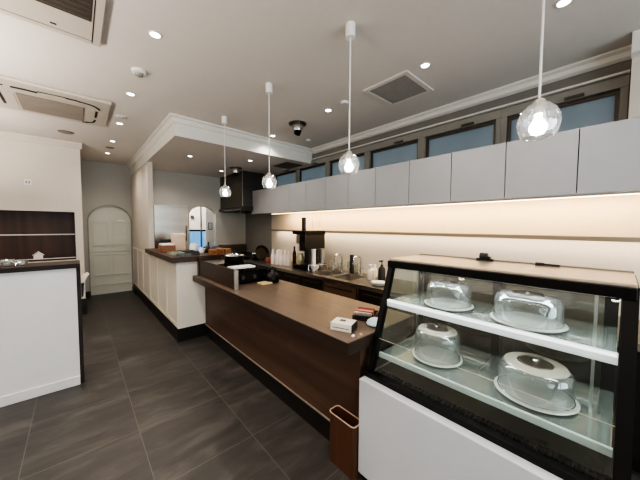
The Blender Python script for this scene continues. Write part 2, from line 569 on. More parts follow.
# ---------------------------------------------------------------- left partition counter
top_wood = wood('partition_wood', rgb(32, 24, 20), rgb(46, 35, 29), 'X', 0.7)
pc = thing('partition_counter', 'white panelled partition counter with dark wooden top at left', 'counter', (-1.3, 3.6, 0))
MB().box(-2.6, -0.017, 3.355, 3.60, 0.0, 1.105).build('panel', white_lam, pc)
MB().box(-2.62, 0.012, 3.325, 3.64, 1.105, 1.147, 0.004).build('countertop', top_wood, pc)
MB().box(-0.017, 0.012, 3.36, 3.62, 0.0, 1.105).build('end_panel', top_wood, pc)
MB().box(-2.6, -0.017, 3.340, 3.355, 0.0, 0.085, 0.004).build('baseboard', white_lam, pc)
t = MB()
t.tube([(0.013, 3.42, 1.03), (0.05, 3.42, 1.035), (0.06, 3.42, 1.0)], 0.006)
t.box(0.016, 0.05, 3.40, 3.44, 0.84, 1.0, 0.012)
single('towel', MB().prism([(0.014, 1.02), (0.062, 1.045), (0.075, 1.03), (0.05, 0.995), (0.04, 0.96), (0.014, 0.95)], 'Y', 3.38, 3.44), mat('towel_cloth', rgb(216, 210, 200), 0.9, noise=0.1, bump=0.3), 'crumpled white cloth hanging at the end of the left partition counter', 'cloth')
t.bm.free()
single('hanging_bag', MB().prism([(0.014, 1.0), (0.034, 1.0), (0.036, 0.93), (0.028, 0.82), (0.014, 0.80)], 'Y', 3.44, 3.60), blk_plastic, 'narrow black bag hanging on the end of the left partition counter', 'bag')

struct('baseboard_left', MB().box(-2.9, 0.09, 5.985, 6.0, 0, 0.26), plinth_m)
# small things on alcove ledge
hz = 0.972
fig = thing('house_figurine', 'small white house-shaped ornament on the alcove ledge', 'ornament', (-0.46, 6.038, hz))
MB().prism([(-0.51, hz), (-0.41, hz), (-0.41, hz + 0.055), (-0.46, hz + 0.10), (-0.51, hz + 0.055)], 'Y', 6.031, 6.08).build('house_body', white_pl, fig)
MB().prism([(-0.525, hz + 0.05), (-0.46, hz + 0.105), (-0.395, hz + 0.05), (-0.395, hz + 0.058), (-0.46, hz + 0.115), (-0.525, hz + 0.058)], 'Y', 6.028, 6.085).build('roof', white_pl, fig)
# bowls and glasses on the partition counter
gx = [(-0.38, 3.47, 'shallow clear glass dish on the partition top, rightmost glass piece', 0.055, 0.03), (-0.455, 3.50, 'clear glass bowl with shiny rim on the partition top', 0.045, 0.05), (-0.53, 3.46, 'clear glass dish cut by the left photo edge', 0.05, 0.035)]
for x, y, lb, r, hh in gx:
    b = thing('glass_bowl', lb, 'bowl', (x, y, 1.147), 'glass bowls on the partition counter')
    MB().lathe([(r * 0.5, 0), (r * 0.6, 0.005), (r * 0.9, hh * 0.6), (r, hh), (r * 0.93, hh), (r * 0.8, hh * 0.55), (r * 0.5, 0.012), (0, 0.010)], (x, y, 1.147), 28).build('bowl', jar_glass, b, 40)
    MB().lathe([(r * 0.93, hh), (r * 1.03, hh), (r * 1.03, hh + 0.004), (r * 0.93, hh + 0.004), (r * .93, hh)], (x, y, 1.147), 28, cap=False).build('rim', chrome, b, 40)
single('trinket_tray', MB().box(-0.36, -0.29, 6.035, 6.09, hz, hz + 0.03, 0.006), blk_plastic, 'little black block on the alcove ledge right of the white house', 'tray')
# socket on the wall
so = thing('wall_socket', 'small white socket plate high on the left wall', 'socket', (-0.53, 6.0, 2.14))
MB().box(-0.57, -0.49, 5.992, 6.0, 2.10, 2.18, 0.003).build('plate', white_pl, so)
MB().box(-0.555, -0.535, 5.989, 5.992, 2.12, 2.16).build('slot', grey_pl, so)
MB().box(-0.525, -0.505, 5.989, 5.992, 2.12, 2.16).build('slot', grey_pl, so)

# ---------------------------------------------------------------- bar counter
bc = thing('bar_counter', 'long dark brown bar counter with wooden top and black plinth', 'counter', (1.5, 2.35, 0))
MB().box(1.262, 1.80, 1.03, 3.71, 0.168, 0.775).build('front_panel', bar_body, bc)
MB().box(1.11, 1.83, 0.995, 3.712, 0.775, 0.848, 0.003).build('countertop', bar_top, bc)
MB().box(1.106, 1.11, 0.995, 3.712, 0.777, 0.846).box(1.11, 1.75, 0.991, 0.995, 0.777, 0.846).build('edge_band', bar_edge, bc)
MB().box(1.268, 1.79, 1.05, 3.71, 0.0, 0.155).build('plinth', plinth_m, bc)
MB().box(1.256, 1.79, 1.03, 3.71, 0.155, 0.168).build('metal_strip', mat('strip_metal', rgb(180, 172, 160), 0.4, 0.6), bc)
# upright wooden screen at the far end
sc_ = thing('counter_screen', 'upright dark wooden screen standing on the far half of the bar', 'screen', (1.19, 3.1, 0.848))
MB().box(1.175, 1.20, 2.60, 3.65, 0.848, 1.05, 0.002).build('screen_board', bar_edge, sc_)
MB().box(1.165, 1.205, 2.572, 2.598, 0.848, 1.05, 0.003).build('metal_post', steel_v, sc_)
MB().box(1.165, 1.215, 3.65, 3.705, 0.848, 1.085, 0.003).build('wooden_post', bar_edge, sc_)

# things on the bar near the display case
bx = thing('paper_box', 'small white paper box with black end lying on the bar', 'box', (1.25, 1.16, 0.848))
M4 = Matrix.Translation((1.255, 1.155, 0.848)) @ Matrix.Rotation(math.radians(22), 4, 'Z')
MB().box(-0.055, 0.055, -0.065, 0.075, 0.0, 0.048, 0.002, mtx=M4).build('carton', mat('box_card', rgb(208, 203, 192), 0.6, noise=0.04), bx)
MB().box(-0.056, 0.056, -0.0665, -0.0655, 0.0, 0.048, mtx=M4).build('end_face', blk_plastic, bx)
mk = MB()
mk.box(-0.008, 0.026, -0.005, 0.035, 0.048, 0.0487, mtx=M4)
mk.build('printed_square', mat('ink', rgb(70, 64, 58), 0.6), bx)
MB().box(-0.0565, -0.0555, -0.05, 0.06, 0.018, 0.022, mtx=M4).build('lid_line', mat('ink', rgb(70, 64, 58), 0.6), bx)
single('paper_scrap', MB().box(-0.010, 0.010, -0.008, 0.008, 0, 0.010, 0.003, mtx=Matrix.Translation((1.20, 1.035, 0.848)) @ Matrix.Rotation(.4, 4, 'Z')), white_pl, 'tiny white scrap on the bar, nearest the front edge', 'scrap')
single('paper_scrap', MB().box(-0.012, 0.012, -0.007, 0.007, 0, 0.006, 0.002, mtx=Matrix.Translation((1.255, 1.02, 0.848)) @ Matrix.Rotation(.9, 4, 'Z')), mat('scrap_beige', rgb(190, 160, 130), 0.7), 'tiny beige scrap on the bar, behind the white one', 'scrap')
tr = thing('packet_tray', 'black tray of red and white packets at the end of the bar', 'tray', (1.54, 1.22, 0.848))
M4 = Matrix.Translation((1.535, 1.205, 0.848)) @ Matrix.Rotation(math.radians(25), 4, 'Z')
k = MB()
k.box(-0.09, 0.09, -0.075, 0.075, 0.0, 0.008, mtx=M4)
for a in ((-0.09, -0.082, -0.075, 0.075), (0.082, 0.09, -0.075, 0.075), (-0.082, 0.082, -0.075, -0.067), (-0.082, 0.082, 0.067, 0.075)):
    k.box(*a, 0.008, 0.03, mtx=M4)
k.build('tray', blk_plastic, tr)
cols = [rgb(214, 200, 186), rgb(150, 52, 40), rgb(206, 184, 168), rgb(172, 84, 64), rgb(120, 44, 38)]
for i in range(5):
    M5 = M4 @ Matrix.Translation((-0.055 + 0.027 * i, 0.0, 0.012)) @ Matrix.Rotation(math.radians(-38), 4, 'Y')
    MB().box(-0.003, 0.003, -0.06, 0.06, 0.0, 0.062, 0.001, mtx=M5).build('packet', mat('packet_%d' % i, cols[i], 0.45, noise=0.25, scale=(40, 40, 40)), tr)
single('plastic_pouch', MB().lathe([(0.0, 0.0), (0.05, 0.0), (0.062, 0.012), (0.055, 0.03), (0.03, 0.045), (0, 0.05)], (1.455, 1.06, 0.848), 24), mat('pale_blue', rgb(178, 198, 208), 0.3, noise=0.08), 'pale blue plastic pouch on the bar beside the display case', 'pouch', smooth=50)
sp = thing('serving_board', 'small pale yellow board lying on the far part of the bar', 'board', (1.58, 2.68, 0.848))
MB().box(1.50, 1.64, 2.62, 2.74, 0.848, 0.862, 0.004).build('board', mat('pale_yellow', rgb(206, 186, 138), 0.6, noise=0.06), sp)
MB().box(1.515, 1.625, 2.635, 2.725, 0.862, 0.866, 0.002).build('inner_pad', mat('pale_yellow_pad', rgb(190, 168, 118), 0.7, noise=0.08), sp)

# cooker with pots on the far end of the bar
ck = thing('table_cooker', 'black table cooker with burners on the far end of the bar', 'cooker', (1.48, 3.1, 0.848))
MB().box(1.27, 1.74, 2.80, 3.50, 0.858, 0.985, 0.01).build('housing', blk, ck)
MB().box(1.26, 1.75, 2.79, 3.51, 0.985, 0.997, 0.004).build('top_plate', blk_gloss, ck)
for x in (1.30, 1.71):
    for y in (2.83, 3.47):
        MB().cyl(x, y, 0.848, 0.858, 0.015, 12).build('foot', blk_plastic, ck)
for i, y in enumerate((2.98, 3.16, 3.34)):
    kk = MB().lathe([(0.024, 0), (0.02, 0.022), (0, 0.022)], mtx=Matrix.Translation((1.36 + 0.14 * i, 2.80, 0.92)) @ Matrix.Rotation(PI / 2, 4, 'X'), segs=18)
    kk.build('knob', steel_dk, ck, 40)
for y in (3.0, 3.32):
    g = MB()
    for a in range(4):
        c_, s_ = math.cos(a * PI / 2 + PI / 4), math.sin(a * PI / 2 + PI / 4)
        g.tube([(1.5 + 0.13 * c_, y + 0.13 * s_, 0.998), (1.5 + 0.13 * c_, y + 0.13 * s_, 1.018), (1.5 + 0.03 * c_, y + 0.03 * s_, 1.018)], 0.006)
    g.lathe([(0.135, 0.996), (0.145, 0.996), (0.145, 1.003), (0.135, 1.003)], (1.5, y, 0), 24, cap=False)
    g.build('burner_grate', blk, ck)
# white tray on the cooker, pots
single('serving_tray', MB().box(1.25, 1.52, 2.80, 2.95, 1.0235, 1.033, 0.003).box(1.25, 1.258, 2.80, 2.95, 1.033, 1.043).box(1.512, 1.52, 2.80, 2.95, 1.033, 1.043).box(1.258, 1.512, 2.80, 2.808, 1.033, 1.043).box(1.258, 1.512, 2.942, 2.95, 1.033, 1.043), white_pl, 'flat white tray lying on the front of the black cooker', 'tray')
def pot(x, y, z, r, hgt, label, lidm, bodym):
    p = thing('cooking_pot', label, 'pot', (x, y, z))
    MB().lathe([(0, 0), (r * 0.95, 0), (r, 0.01), (r, hgt), (r * 1.04, hgt), (r * 1.04, hgt + 0.006), (r * 0.95, hgt + 0.006), (r * 0.95, 0.02), (0, 0.02)], (x, y, z), 28).build('pot_body', bodym, p, 40)
    MB().lathe([(r * 1.0, hgt + 0.006), (r * 0.98, hgt + 0.014), (r * 0.5, hgt + 0.035), (0, hgt + 0.04)], (x, y, z), 28).build('lid', lidm, p, 60)
    MB().lathe([(0.01, hgt + 0.038), (0.01, hgt + 0.05), (0.02, hgt + 0.058), (0.018, hgt + 0.068), (0, hgt + 0.07)], (x, y, z), 16).build('lid_knob', blk_plastic, p, 60)
    for s in (-1, 1):
        MB().tube([(x + s * r, y - 0.035, z + hgt * 0.8), (x + s * (r + 0.035), y - 0.03, z + hgt * 0.82), (x + s * (r + 0.035), y + 0.03, z + hgt * 0.82), (x + s * r, y + 0.035, z + hgt * 0.8)], 0.007).build('handle', blk_plastic, p, 60)
    return p
pot(1.50, 3.32, 1.0245, 0.12, 0.09, 'dark cooking pot with a bright lid on the black cooker', chrome, blk)
kt = thing('black_kettle', 'squat black kettle with handle standing on the bar behind the cooker', 'kettle', (1.62, 2.68, 0.848))
# ---------------------------------------------------------------- kettle
kx, ky = 1.68, 2.70
WORLD_OFF[kt.name] = Vector((kx, ky, 0.848)); kt.location = (kx, ky, 0.848)
MB().lathe([(0, 0), (0.075, 0), (0.085, 0.02), (0.08, 0.07), (0.055, 0.11), (0.04, 0.118), (0, 0.12)], (kx, ky, 0.848), 28).build('kettle_body', blk, kt, 50)
MB().tube([(kx + 0.07, ky - 0.0, 0.93), (kx + 0.05, ky, 1.0), (kx, ky, 1.025), (kx - 0.05, ky, 1.0), (kx - 0.07, ky, 0.93)], 0.007).build('handle', blk_plastic, kt, 50)
MB().tube([(kx, ky - 0.07, 0.89), (kx, ky - 0.11, 0.93), (kx, ky - 0.125, 0.95)], 0.012).build('spout', blk, kt, 50)
MB().lathe([(0.012, 0.118), (0.016, 0.135), (0, 0.14)], (kx, ky, 0.848), 14).build('lid_knob', steel, kt, 50)

# ---------------------------------------------------------------- waste bin
bn = thing('waste_bin', 'brown woodgrain waste bin with pale rim beside the display case', 'bin', (1.21, 1.10, 0))
def rrect(x0, x1, y0, y1, r, n=6):
    pts = []
    for cx_, cy_, a0 in ((x1 - r, y1 - r, 0), (x0 + r, y1 - r, PI / 2), (x0 + r, y0 + r, PI), (x1 - r, y0 + r, 1.5 * PI)):
        for i in range(n + 1):
            a = a0 + PI / 2 * i / n
            pts.append((cx_ + r * math.cos(a), cy_ + r * math.sin(a)))
    return pts
def shell(poly_out, poly_in, z0, z1, zb, closed=True):
    mb = MB(); bm = mb.bm
    A = [bm.verts.new((x, y, z0)) for x, y in poly_out]
    B = [bm.verts.new((x, y, z1)) for x, y in poly_out]
    C_ = [bm.verts.new((x, y, z1)) for x, y in poly_in]
    D = [bm.verts.new((x, y, zb)) for x, y in poly_in]
    n = len(A)
    for i in range(n):
        j = (i + 1) % n
        bm.faces.new((A[i], A[j], B[j], B[i])); bm.faces.new((B[i], B[j], C_[j], C_[i])); bm.faces.new((C_[i], C_[j], D[j], D[i]))
    if closed:
        bm.faces.new(list(reversed(A))); bm.faces.new(D)
    else:
        for i in range(n):
            j = (i + 1) % n
            bm.faces.new((D[i], D[j], A[j], A[i]))
    return mb
shell(rrect(1.165, 1.252, 0.992, 1.205, 0.025), rrect(1.170, 1.247, 0.997, 1.20, 0.021), 0.0, 0.318, 0.02).build('bin_body', bin_wood, bn, 40)
shell(rrect(1.163, 1.254, 0.990, 1.207, 0.026), rrect(1.1695, 1.2475, 0.9965, 1.2005, 0.021), 0.318, 0.323, 0.3181, False).build('rim', mat('rim_pale', rgb(204, 180, 160), 0.4, 0.3), bn, 40)

# ---------------------------------------------------------------- refrigerated display case
YL, YR = 0.985, -0.05       # far (left) and near (right) ends
dc = thing('display_case', 'refrigerated glass cake display case with black frame and white base', 'display case', (1.55, 0.47, 0))
def gx_at(z):
    return 1.28 + (z - 0.60) * (0.23 / 0.69)
MB().box(1.20, 1.90, YR, YL, 0.045, 0.615, 0.004).build('base_cabinet', case_white, dc)
for x in (1.27, 1.83):
    for y in (YR + 0.08, YL - 0.08):
        MB().cyl(x, y, 0, 0.045, 0.025, 14).build('foot', blk_plastic, dc)
# white sill round the deck + black deck tray
dk = MB()
dk.box(1.27, 1.88, YR + 0.02, YL - 0.02, 0.615, 0.622)
dk.build('deck', mat('deck_dark', rgb(58, 54, 48), 0.25, 0.3, noise=0.2), dc)
MB().box(1.245, 1.285, YR, YL, 0.615, 0.645, 0.002).build('front_rail', blk, dc)
vg = MB()
for i in range(46):
    y = YR + 0.05 + i * (YL - YR - 0.10) / 46
    vg.box(1.30, 1.345, y, y + 0.009, 0.622, 0.634)
vg.box(1.293, 1.30, YR + 0.03, YL - 0.03, 0.622, 0.636)
vg.box(1.345, 1.352, YR + 0.03, YL - 0.03, 0.622, 0.636)
vg.build('vent_grille', blk, dc)
# posts: slanted front ones and upright rear ones
for y in (YL, YR):
    p = MB()
    y0, y1 = (y - 0.03, y) if y == YL else (y - 0.006, y + 0.034)
    p.prism([(gx_at(0.615) - 0.02, 0.615), (gx_at(1.285) - 0.02, 1.285), (gx_at(1.285) + 0.02, 1.285), (gx_at(0.615) + 0.02, 0.615)], 'Y', y0, y1)
    p.build('front_post', blk, dc)
    MB().box(1.85, 1.89, min(y0, y1), max(y0, y1), 0.615, 1.285).build('rear_post', blk, dc)
    MB().prism([(1.30, 0.622), (gx_at(1.25) + .02, 1.26), (1.85, 1.26), (1.85, 0.622)], 'Y', (y0 + y1) / 2 - 0.003, (y0 + y1) / 2 + 0.003).build('side_pane', side_glass, dc)
    MB().box(gx_at(1.285), 1.87, min(y0, y1), max(y0, y1), 1.255, 1.285).build('top_side_rail', blk, dc)
MB().box(gx_at(1.25) - 0.03, gx_at(1.25) + 0.03, YR, YL, 1.243, 1.285, 0.002).build('top_front_rail', blk, dc)
MB().box(1.85, 1.89, YR, YL, 1.235, 1.285).build('top_rear_rail', mat('rail_grey', rgb(120, 116, 108), 0.4, noise=0.05), dc)
MB().box(1.485, 1.895, YR, YL, 1.285, 1.297, 0.002).build('top_panel', mat('top_panel_steel', rgb(196, 186, 172), 0.25, 0.5, noise=0.03), dc)
MB().box(1.872, 1.895, YR, YL, 1.297, 1.303).build('top_edge_strip', mat('rail_grey', rgb(120, 116, 108), 0.4), dc)
tp = MB()
for i in range(22):
    y = 0.30 + i * 0.016
    tp.box(1.855, 1.866, y, y + 0.007, 1.297, 1.307)
tp.build('hinge_comb', grey_pl, dc)
# front glass
MB().prism([(gx_at(0.63) - 0.003, 0.63), (gx_at(1.25) - 0.003, 1.25), (gx_at(1.25) + 0.003, 1.25), (gx_at(0.63) + 0.003, 0.63)], 'Y', YR + 0.034, YL - 0.03).build('front_glass', case_glass, dc)
MB().box(gx_at(0.822) - 0.006, gx_at(0.822) - 0.003, YR + 0.034, YL - 0.03, 0.8205, 0.8225).build('glass_line', mat('glass_line_pale', rgb(170, 166, 154), 0.4, noise=0.02), dc)  # thin pale line across the front glass
# shelves
us = MB().box(1.44, 1.84, YR + 0.04, YL - 0.035, 1.030, 1.040).build('upper_shelf', shelf_glass, dc)
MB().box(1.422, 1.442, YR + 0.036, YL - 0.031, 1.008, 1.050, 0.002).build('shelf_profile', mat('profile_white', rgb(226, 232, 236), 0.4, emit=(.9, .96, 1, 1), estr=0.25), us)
MB().box(1.421, 1.4225, YR + 0.04, YL - 0.035, 1.037, 1.049).build('shelf_light', LEDW, us)
ls = MB().box(1.36, 1.84, YR + 0.04, YL - 0.035, 0.722, 0.734).build('lower_shelf', shelf_glass, dc)
MB().box(1.347, 1.362, YR + 0.036, YL - 0.031, 0.708, 0.738, 0.002).build('shelf_profile', mat('profile_pale', rgb(190, 202, 202), 0.4), ls)
for y in (0.03, 0.48, 0.93):
    for z in (0.715, 1.02):
        MB().box(1.60, 1.85, y - 0.006, y + 0.006, z - 0.012, z + 0.007).build('shelf_bracket', steel, dc)
for y in (0.055, 0.96 - 0.012):
    MB().box(1.80, 1.812, y, y + 0.012, 0.622, 1.245).build('shelf_upright', steel, dc)
# LED tube under the top
MB().box(1.53, 1.55, YR + 0.05, YL - 0.05, 1.232, 1.243).build('light_tube', LEDW, dc)
# rear sliding doors
for i, (ya, yb, xx) in enumerate(((YR + 0.04, 0.50, 1.856), (0.44, YL - 0.04, 1.872))):
    rd = MB()
    rd.box(xx, xx + 0.014, ya, ya + 0.045, 0.63, 1.235)
    rd.box(xx, xx + 0.014, yb - 0.045, yb, 0.63, 1.235)
    rd.box(xx, xx + 0.014, ya + 0.045, yb - 0.045, 0.63, 0.68)
    rd.box(xx, xx + 0.014, ya + 0.045, yb - 0.045, 1.20, 1.235)
    rdo = rd.build('rear_door', blk, dc)
    MB().box(xx + 0.004, xx + 0.009, ya + 0.045, yb - 0.045, 0.68, 1.20).build('pane', rear_glass, rdo)
    MB().box(xx - 0.006, xx, (ya + 0.012), (ya + 0.03), 0.88, 1.0, 0.002).build('handle', grey_pl, rdo)

# cake domes
def cake_dome(x, y, z, r, hgt, label, ring=True):
    d = thing('cake_dome', label, 'cake dome', (x, y, z), 'glass cake domes in the display case')
    MB().lathe([(0, 0), (r * 0.55, 0), (r * 0.6, 0.006), (r * 1.08, 0.008), (r * 1.12, 0.014), (r * 1.10, 0.016), (r * 1.05, 0.014), (0, 0.014)], (x, y, z), 48).build('plate', mat('plate_glassy', rgb(206, 208, 204), 0.15, noise=0.02), d, 40)
    pr = [(r, 0.0155), (r, hgt * 0.66)]
    for i in range(1, 9):
        a = PI / 2 * i / 9
        pr.append((r * (0.80 + 0.20 * math.cos(a)), hgt * (0.66 + 0.30 * math.sin(a))))
    pr += [(r * 0.78, hgt * 0.965), (r * 0.3, hgt), (0, hgt)]
    do = MB().lathe(pr, (x, y, z), 48, cap=False).build('glass_cover', dome_glass, d, 60)
    MB().lathe([(r * 0.985, 0.0155), (r * 1.02, 0.0155), (r * 1.02, 0.021), (r * 0.985, 0.021), (r * .985, .0155)], (x, y, z), 48, cap=False).build('rim', chrome, do, 40)
    MB().lathe([(r * 0.80, hgt * 0.96 + 0.001), (r * 0.86, hgt * 0.955), (r * 0.83, hgt * 0.97 + 0.003), (r * 0.50, hgt + 0.004), (r * 0.48, hgt + 0.002), (r * .80, hgt * 0.96 + 0.001)], (x, y, z), 48, cap=False).build('highlight_ring', mat('highlight_pale', rgb(196, 189, 176), 0.22, 0.5, noise=0.02) if ring else dome_glass, do, 40)  # pale ring models the LED highlight on the dome shoulder
    MB().lathe([(r * 0.46, hgt + 0.001), (r * 0.44, hgt + 0.006), (0.02, hgt + 0.007), (0, hgt + 0.007)], (x, y, z), 32).build('handle_disc', steel_dk, do, 50)
    MB().lathe([(0.010, hgt + 0.006), (0.012, hgt + 0.014), (0.017, hgt + 0.018), (0.014, hgt + 0.022), (0, hgt + 0.023)], (x, y, z), 24).build('knob', chrome, do, 50)
    return d
cake_dome(1.545, 0.69, 0.734, 0.122, 0.175, 'glass cake dome on the lower shelf, farther left one')
cake_dome(1.535, 0.235, 0.734, 0.138, 0.150, 'glass cake dome on the lower shelf, nearer one with painted highlight ring')
cake_dome(1.60, 0.655, 1.040, 0.118, 0.135, 'glass cake dome on the upper shelf, farther left one', False)
cake_dome(1.60, 0.285, 1.040, 0.135, 0.14, 'glass cake dome on the upper shelf, nearer right one', False)
# clips lying on top
cl = thing('black_clip', 'small black clip on the top rear edge of the display case', 'clip', (1.84, 0.55, 1.297))
MB().box(1.83, 1.85, 0.50, 0.59, 1.297, 1.312, 0.003).build('clip_base', blk_plastic, cl)
MB().lathe([(0.02, -0.02), (0.02, 0.02)], mtx=Matrix.Translation((1.84, 0.55, 1.325)) @ Matrix.Rotation(PI / 2, 4, 'X'), segs=16).build('clip_grip', blk_plastic, cl)
MB().box(1.825, 1.855, 0.515, 0.535, 1.312, 1.324, 0.003).build('clip_lever', blk_plastic, cl)
fc = thing('marker_pen', 'flat black pen lying on the display case top', 'pen', (1.83, 0.25, 1.297))
MB().lathe([(0.004, 0), (0.006, 0.005), (0.006, 0.06), (0.007, 0.061), (0.007, 0.10), (0, 0.102)], mtx=Matrix.Translation((1.84, 0.20, 1.304)) @ Matrix.Rotation(-PI / 2, 4, 'X'), segs=14).build('barrel', blk_plastic, fc, 40)
MB().box(1.838, 1.842, 0.265, 0.30, 1.310, 1.313).build('pocket_clip', blk_plastic, fc)

# ---------------------------------------------------------------- kitchen counter (white, left far)
kc = thing('kitchen_counter', 'cream panelled kitchen counter with thick dark wooden top beyond the bar', 'counter', (1.3, 4.4, 0))
MB().box(0.93, 1.75, 3.75, 6.9, 0.17, 1.03).build('carcass', cream_lam, kc) if False else None
c = MB()
c.prism([(0.93, 3.75), (1.72, 3.75), (1.72, 4.35), (1.42, 4.35), (1.42, 5.5), (0.93, 5.5)], 'Z', 0.17, 1.03)
c.build('carcass', cream_lam, kc)
c = MB()
c.prism([(0.865, 3.715), (1.75, 3.715), (1.75, 4.40), (1.46, 4.40), (1.46, 5.495), (0.865, 5.495)], 'Z', 1.03, 1.098)
c.build('countertop', dk_wood, kc)
pn = MB()
def frame_panel(mb, y0, y1, d=0.005, e=0.045):
    mb.box(0.93 - d, 0.93, y0, y1, 0.18, 0.18 + e)
    mb.box(0.93 - d, 0.93, y0, y1, 1.02 - e, 1.02)
    mb.box(0.93 - d, 0.93, y0, y0 + e, 0.18 + e, 1.02 - e)
    mb.box(0.93 - d, 0.93, y1 - e, y1, 0.18 + e, 1.02 - e)
for i in range(3):
    frame_panel(pn, 3.755 + i * 0.582, 3.755 + i * 0.582 + 0.575)
pn.build('panel_frame', cream_lam, kc)
MB().prism([(0.922, 3.745), (1.40, 3.745), (1.40, 5.5), (0.922, 5.5)], 'Z', 0.0, 0.17).build('plinth', plinth_m, kc)
# the panelled wall base beyond, same run as the counter
wp = MB()
for i in range(3):
    frame_panel(wp, 5.51 + i * 0.62, 5.51 + i * 0.62 + 0.61)
struct('trim_6', wp, cream_lam)
struct('baseboard_corridor', MB().box(0.918, 0.93, 5.5, 7.36, 0, 0.17), plinth_m)

zt = 1.098
wb = thing('wicker_box', 'brown basket box topped with white paper at the counter end', 'basket', (1.05, 4.68, zt))
MB().box(0.93, 1.12, 4.56, 4.82, zt, zt + 0.10, 0.006).build('basket', mat('wicker', rgb(136, 96, 74), 0.7, noise=0.3, scale=(60, 60, 60), bump=0.5), wb)
MB().box(0.94, 1.11, 4.57, 4.81, zt + 0.10, zt + 0.125, 0.01).build('paper', white_pl, wb)
single('black_caddy', MB().box(1.0, 1.30, 4.90, 4.99, zt, zt + 0.18, 0.01), blk_plastic, 'dark caddy behind the basket on the kitchen counter', 'caddy')
bb = thing('carton_box', 'tall beige carton box standing on the kitchen counter', 'box', (1.18, 4.72, zt))
MB().box(1.10 + .03, 1.31, 4.72, 4.88, zt, zt + 0.27, 0.01).build('carton', mat('beige_card', rgb(206, 186, 166), 0.6, noise=0.03), bb)
MB().box(1.128, 1.312, 4.718, 4.882, zt + 0.21, zt + 0.275, 0.01).build('lid', mat('beige_card_lid', rgb(212, 196, 178), 0.6, noise=0.03), bb)
# stacked trays and tools in front
for i, (x0, x1, y0, y1, hh, cc, lb) in enumerate(((0.94, 1.10, 4.02, 4.28, 0.03, rgb(150, 158, 142), 'pale green tray on the kitchen counter in front of the basket'), (1.12, 1.26, 3.90, 4.20, 0.045, rgb(54, 60, 66), 'dark tray on the kitchen counter beside the pale green tray'), (0.98, 1.12, 3.80, 3.96, 0.025, rgb(92, 98, 100), 'grey tray nearest the corner of the kitchen counter'))):
    tt = MB()
    tt.box(x0, x1, y0, y1, zt, zt + 0.006)
    tt.box(x0, x0 + 0.006, y0, y1, zt + 0.006, zt + hh); tt.box(x1 - 0.006, x1, y0, y1, zt + 0.006, zt + hh)
    tt.box(x0 + .006, x1 - .006, y0, y0 + 0.006, zt + 0.006, zt + hh); tt.box(x0 + .006, x1 - .006, y1 - 0.006, y1, zt + 0.006, zt + hh)
    single('counter_tray', tt, mat('tray_%d' % i, cc, 0.4, noise=0.2, scale=(30, 30, 30)), lb, 'tray')
def jug(x, y, z, r, hh, label, m_, nm='pitcher', cat='pitcher'):
    p = thing(nm, label, cat, (x, y, z))
    MB().lathe([(0, 0), (r, 0), (r * 1.02, 0.01), (r, hh * 0.7), (r * 0.7, hh * 0.85), (r * 0.75, hh), (r * .65, hh), (r * .6, hh * .85), (0, hh * .8)], (x, y, z), 24).build('pitcher_body', m_, p, 50)
    MB().tube([(x + r * 0.7, y - r * 0.5, z + hh * 0.85), (x + r * 1.3, y - r * 0.9, z + hh * 0.75), (x + r * 1.25, y - r * 0.9, z + hh * 0.35), (x + r * 0.8, y - r * 0.5, z + hh * 0.22)], 0.007).build('handle', m_, p, 50)
    return p
jug(1.34, 4.45, zt, 0.05, 0.13, 'white pitcher on the kitchen counter before the arch', white_pl)
jug(1.365, 4.15, zt, 0.03, 0.08, 'small white jug at the inner side of the kitchen counter', white_pl)
def bottle(x, y, z, r, hh, label, m_, capm, group=None, cat='bottle', nm='bottle'):
    b = thing(nm, label, cat, (x, y, z), group)
    MB().lathe([(0, 0), (r, 0), (r, hh * 0.62), (r * 0.5, hh * 0.78), (r * 0.45, hh * 0.86), (0, hh * 0.86)], (x, y, z), 18).build('bottle_body', m_, b, 45)
    MB().lathe([(r * 0.5, hh * 0.86), (r * 0.5, hh), (0, hh)], (x, y, z), 14).build('cap', capm, b, 45)
    return b
ob = mat('orange_card', rgb(140, 98, 62), 0.6, noise=0.25, scale=(25, 25, 25))
for i, (x, lb) in enumerate(((1.36, 'orange brown packet box on the counter, left of three'), (1.46, 'orange brown packet box on the counter, middle of three'), (1.56, 'orange brown packet box on the counter, right of three'))):
    b = thing('snack_box', lb, 'box', (x + 0.045, 3.80, zt), 'orange boxes on the kitchen counter')
    MB().box(x, x + 0.09, 3.75, 3.85, zt, zt + 0.075 + 0.01 * (i % 2), 0.004).build('carton', ob, b)
    MB().box(x + 0.015, x + 0.075, 3.749, 3.7505, zt + 0.02, zt + 0.055).build('printed_label', mat('label_brown', rgb(120, 70, 40), 0.6), b)
single('blue_cloth', MB().lathe([(0, 0), (0.075, 0), (0.095, 0.03), (0.08, 0.07), (0.04, 0.10), (0, 0.105)], (1.50, 3.95, zt), 14, rib=0.12, nrib=5), mat('navy_cloth', rgb(44, 50, 74), 0.8, noise=0.2), 'dark navy bundle of cloth behind the orange boxes', 'cloth', smooth=60)
single('cloth_bundle', MB().lathe([(0, 0), (0.05, 0), (0.06, 0.03), (0.05, 0.08), (0, 0.10)], (1.46, 4.20, zt), 14, rib=0.1, nrib=4), blk_plastic, 'black pouch on the counter behind the navy cloth', 'pouch', smooth=60)

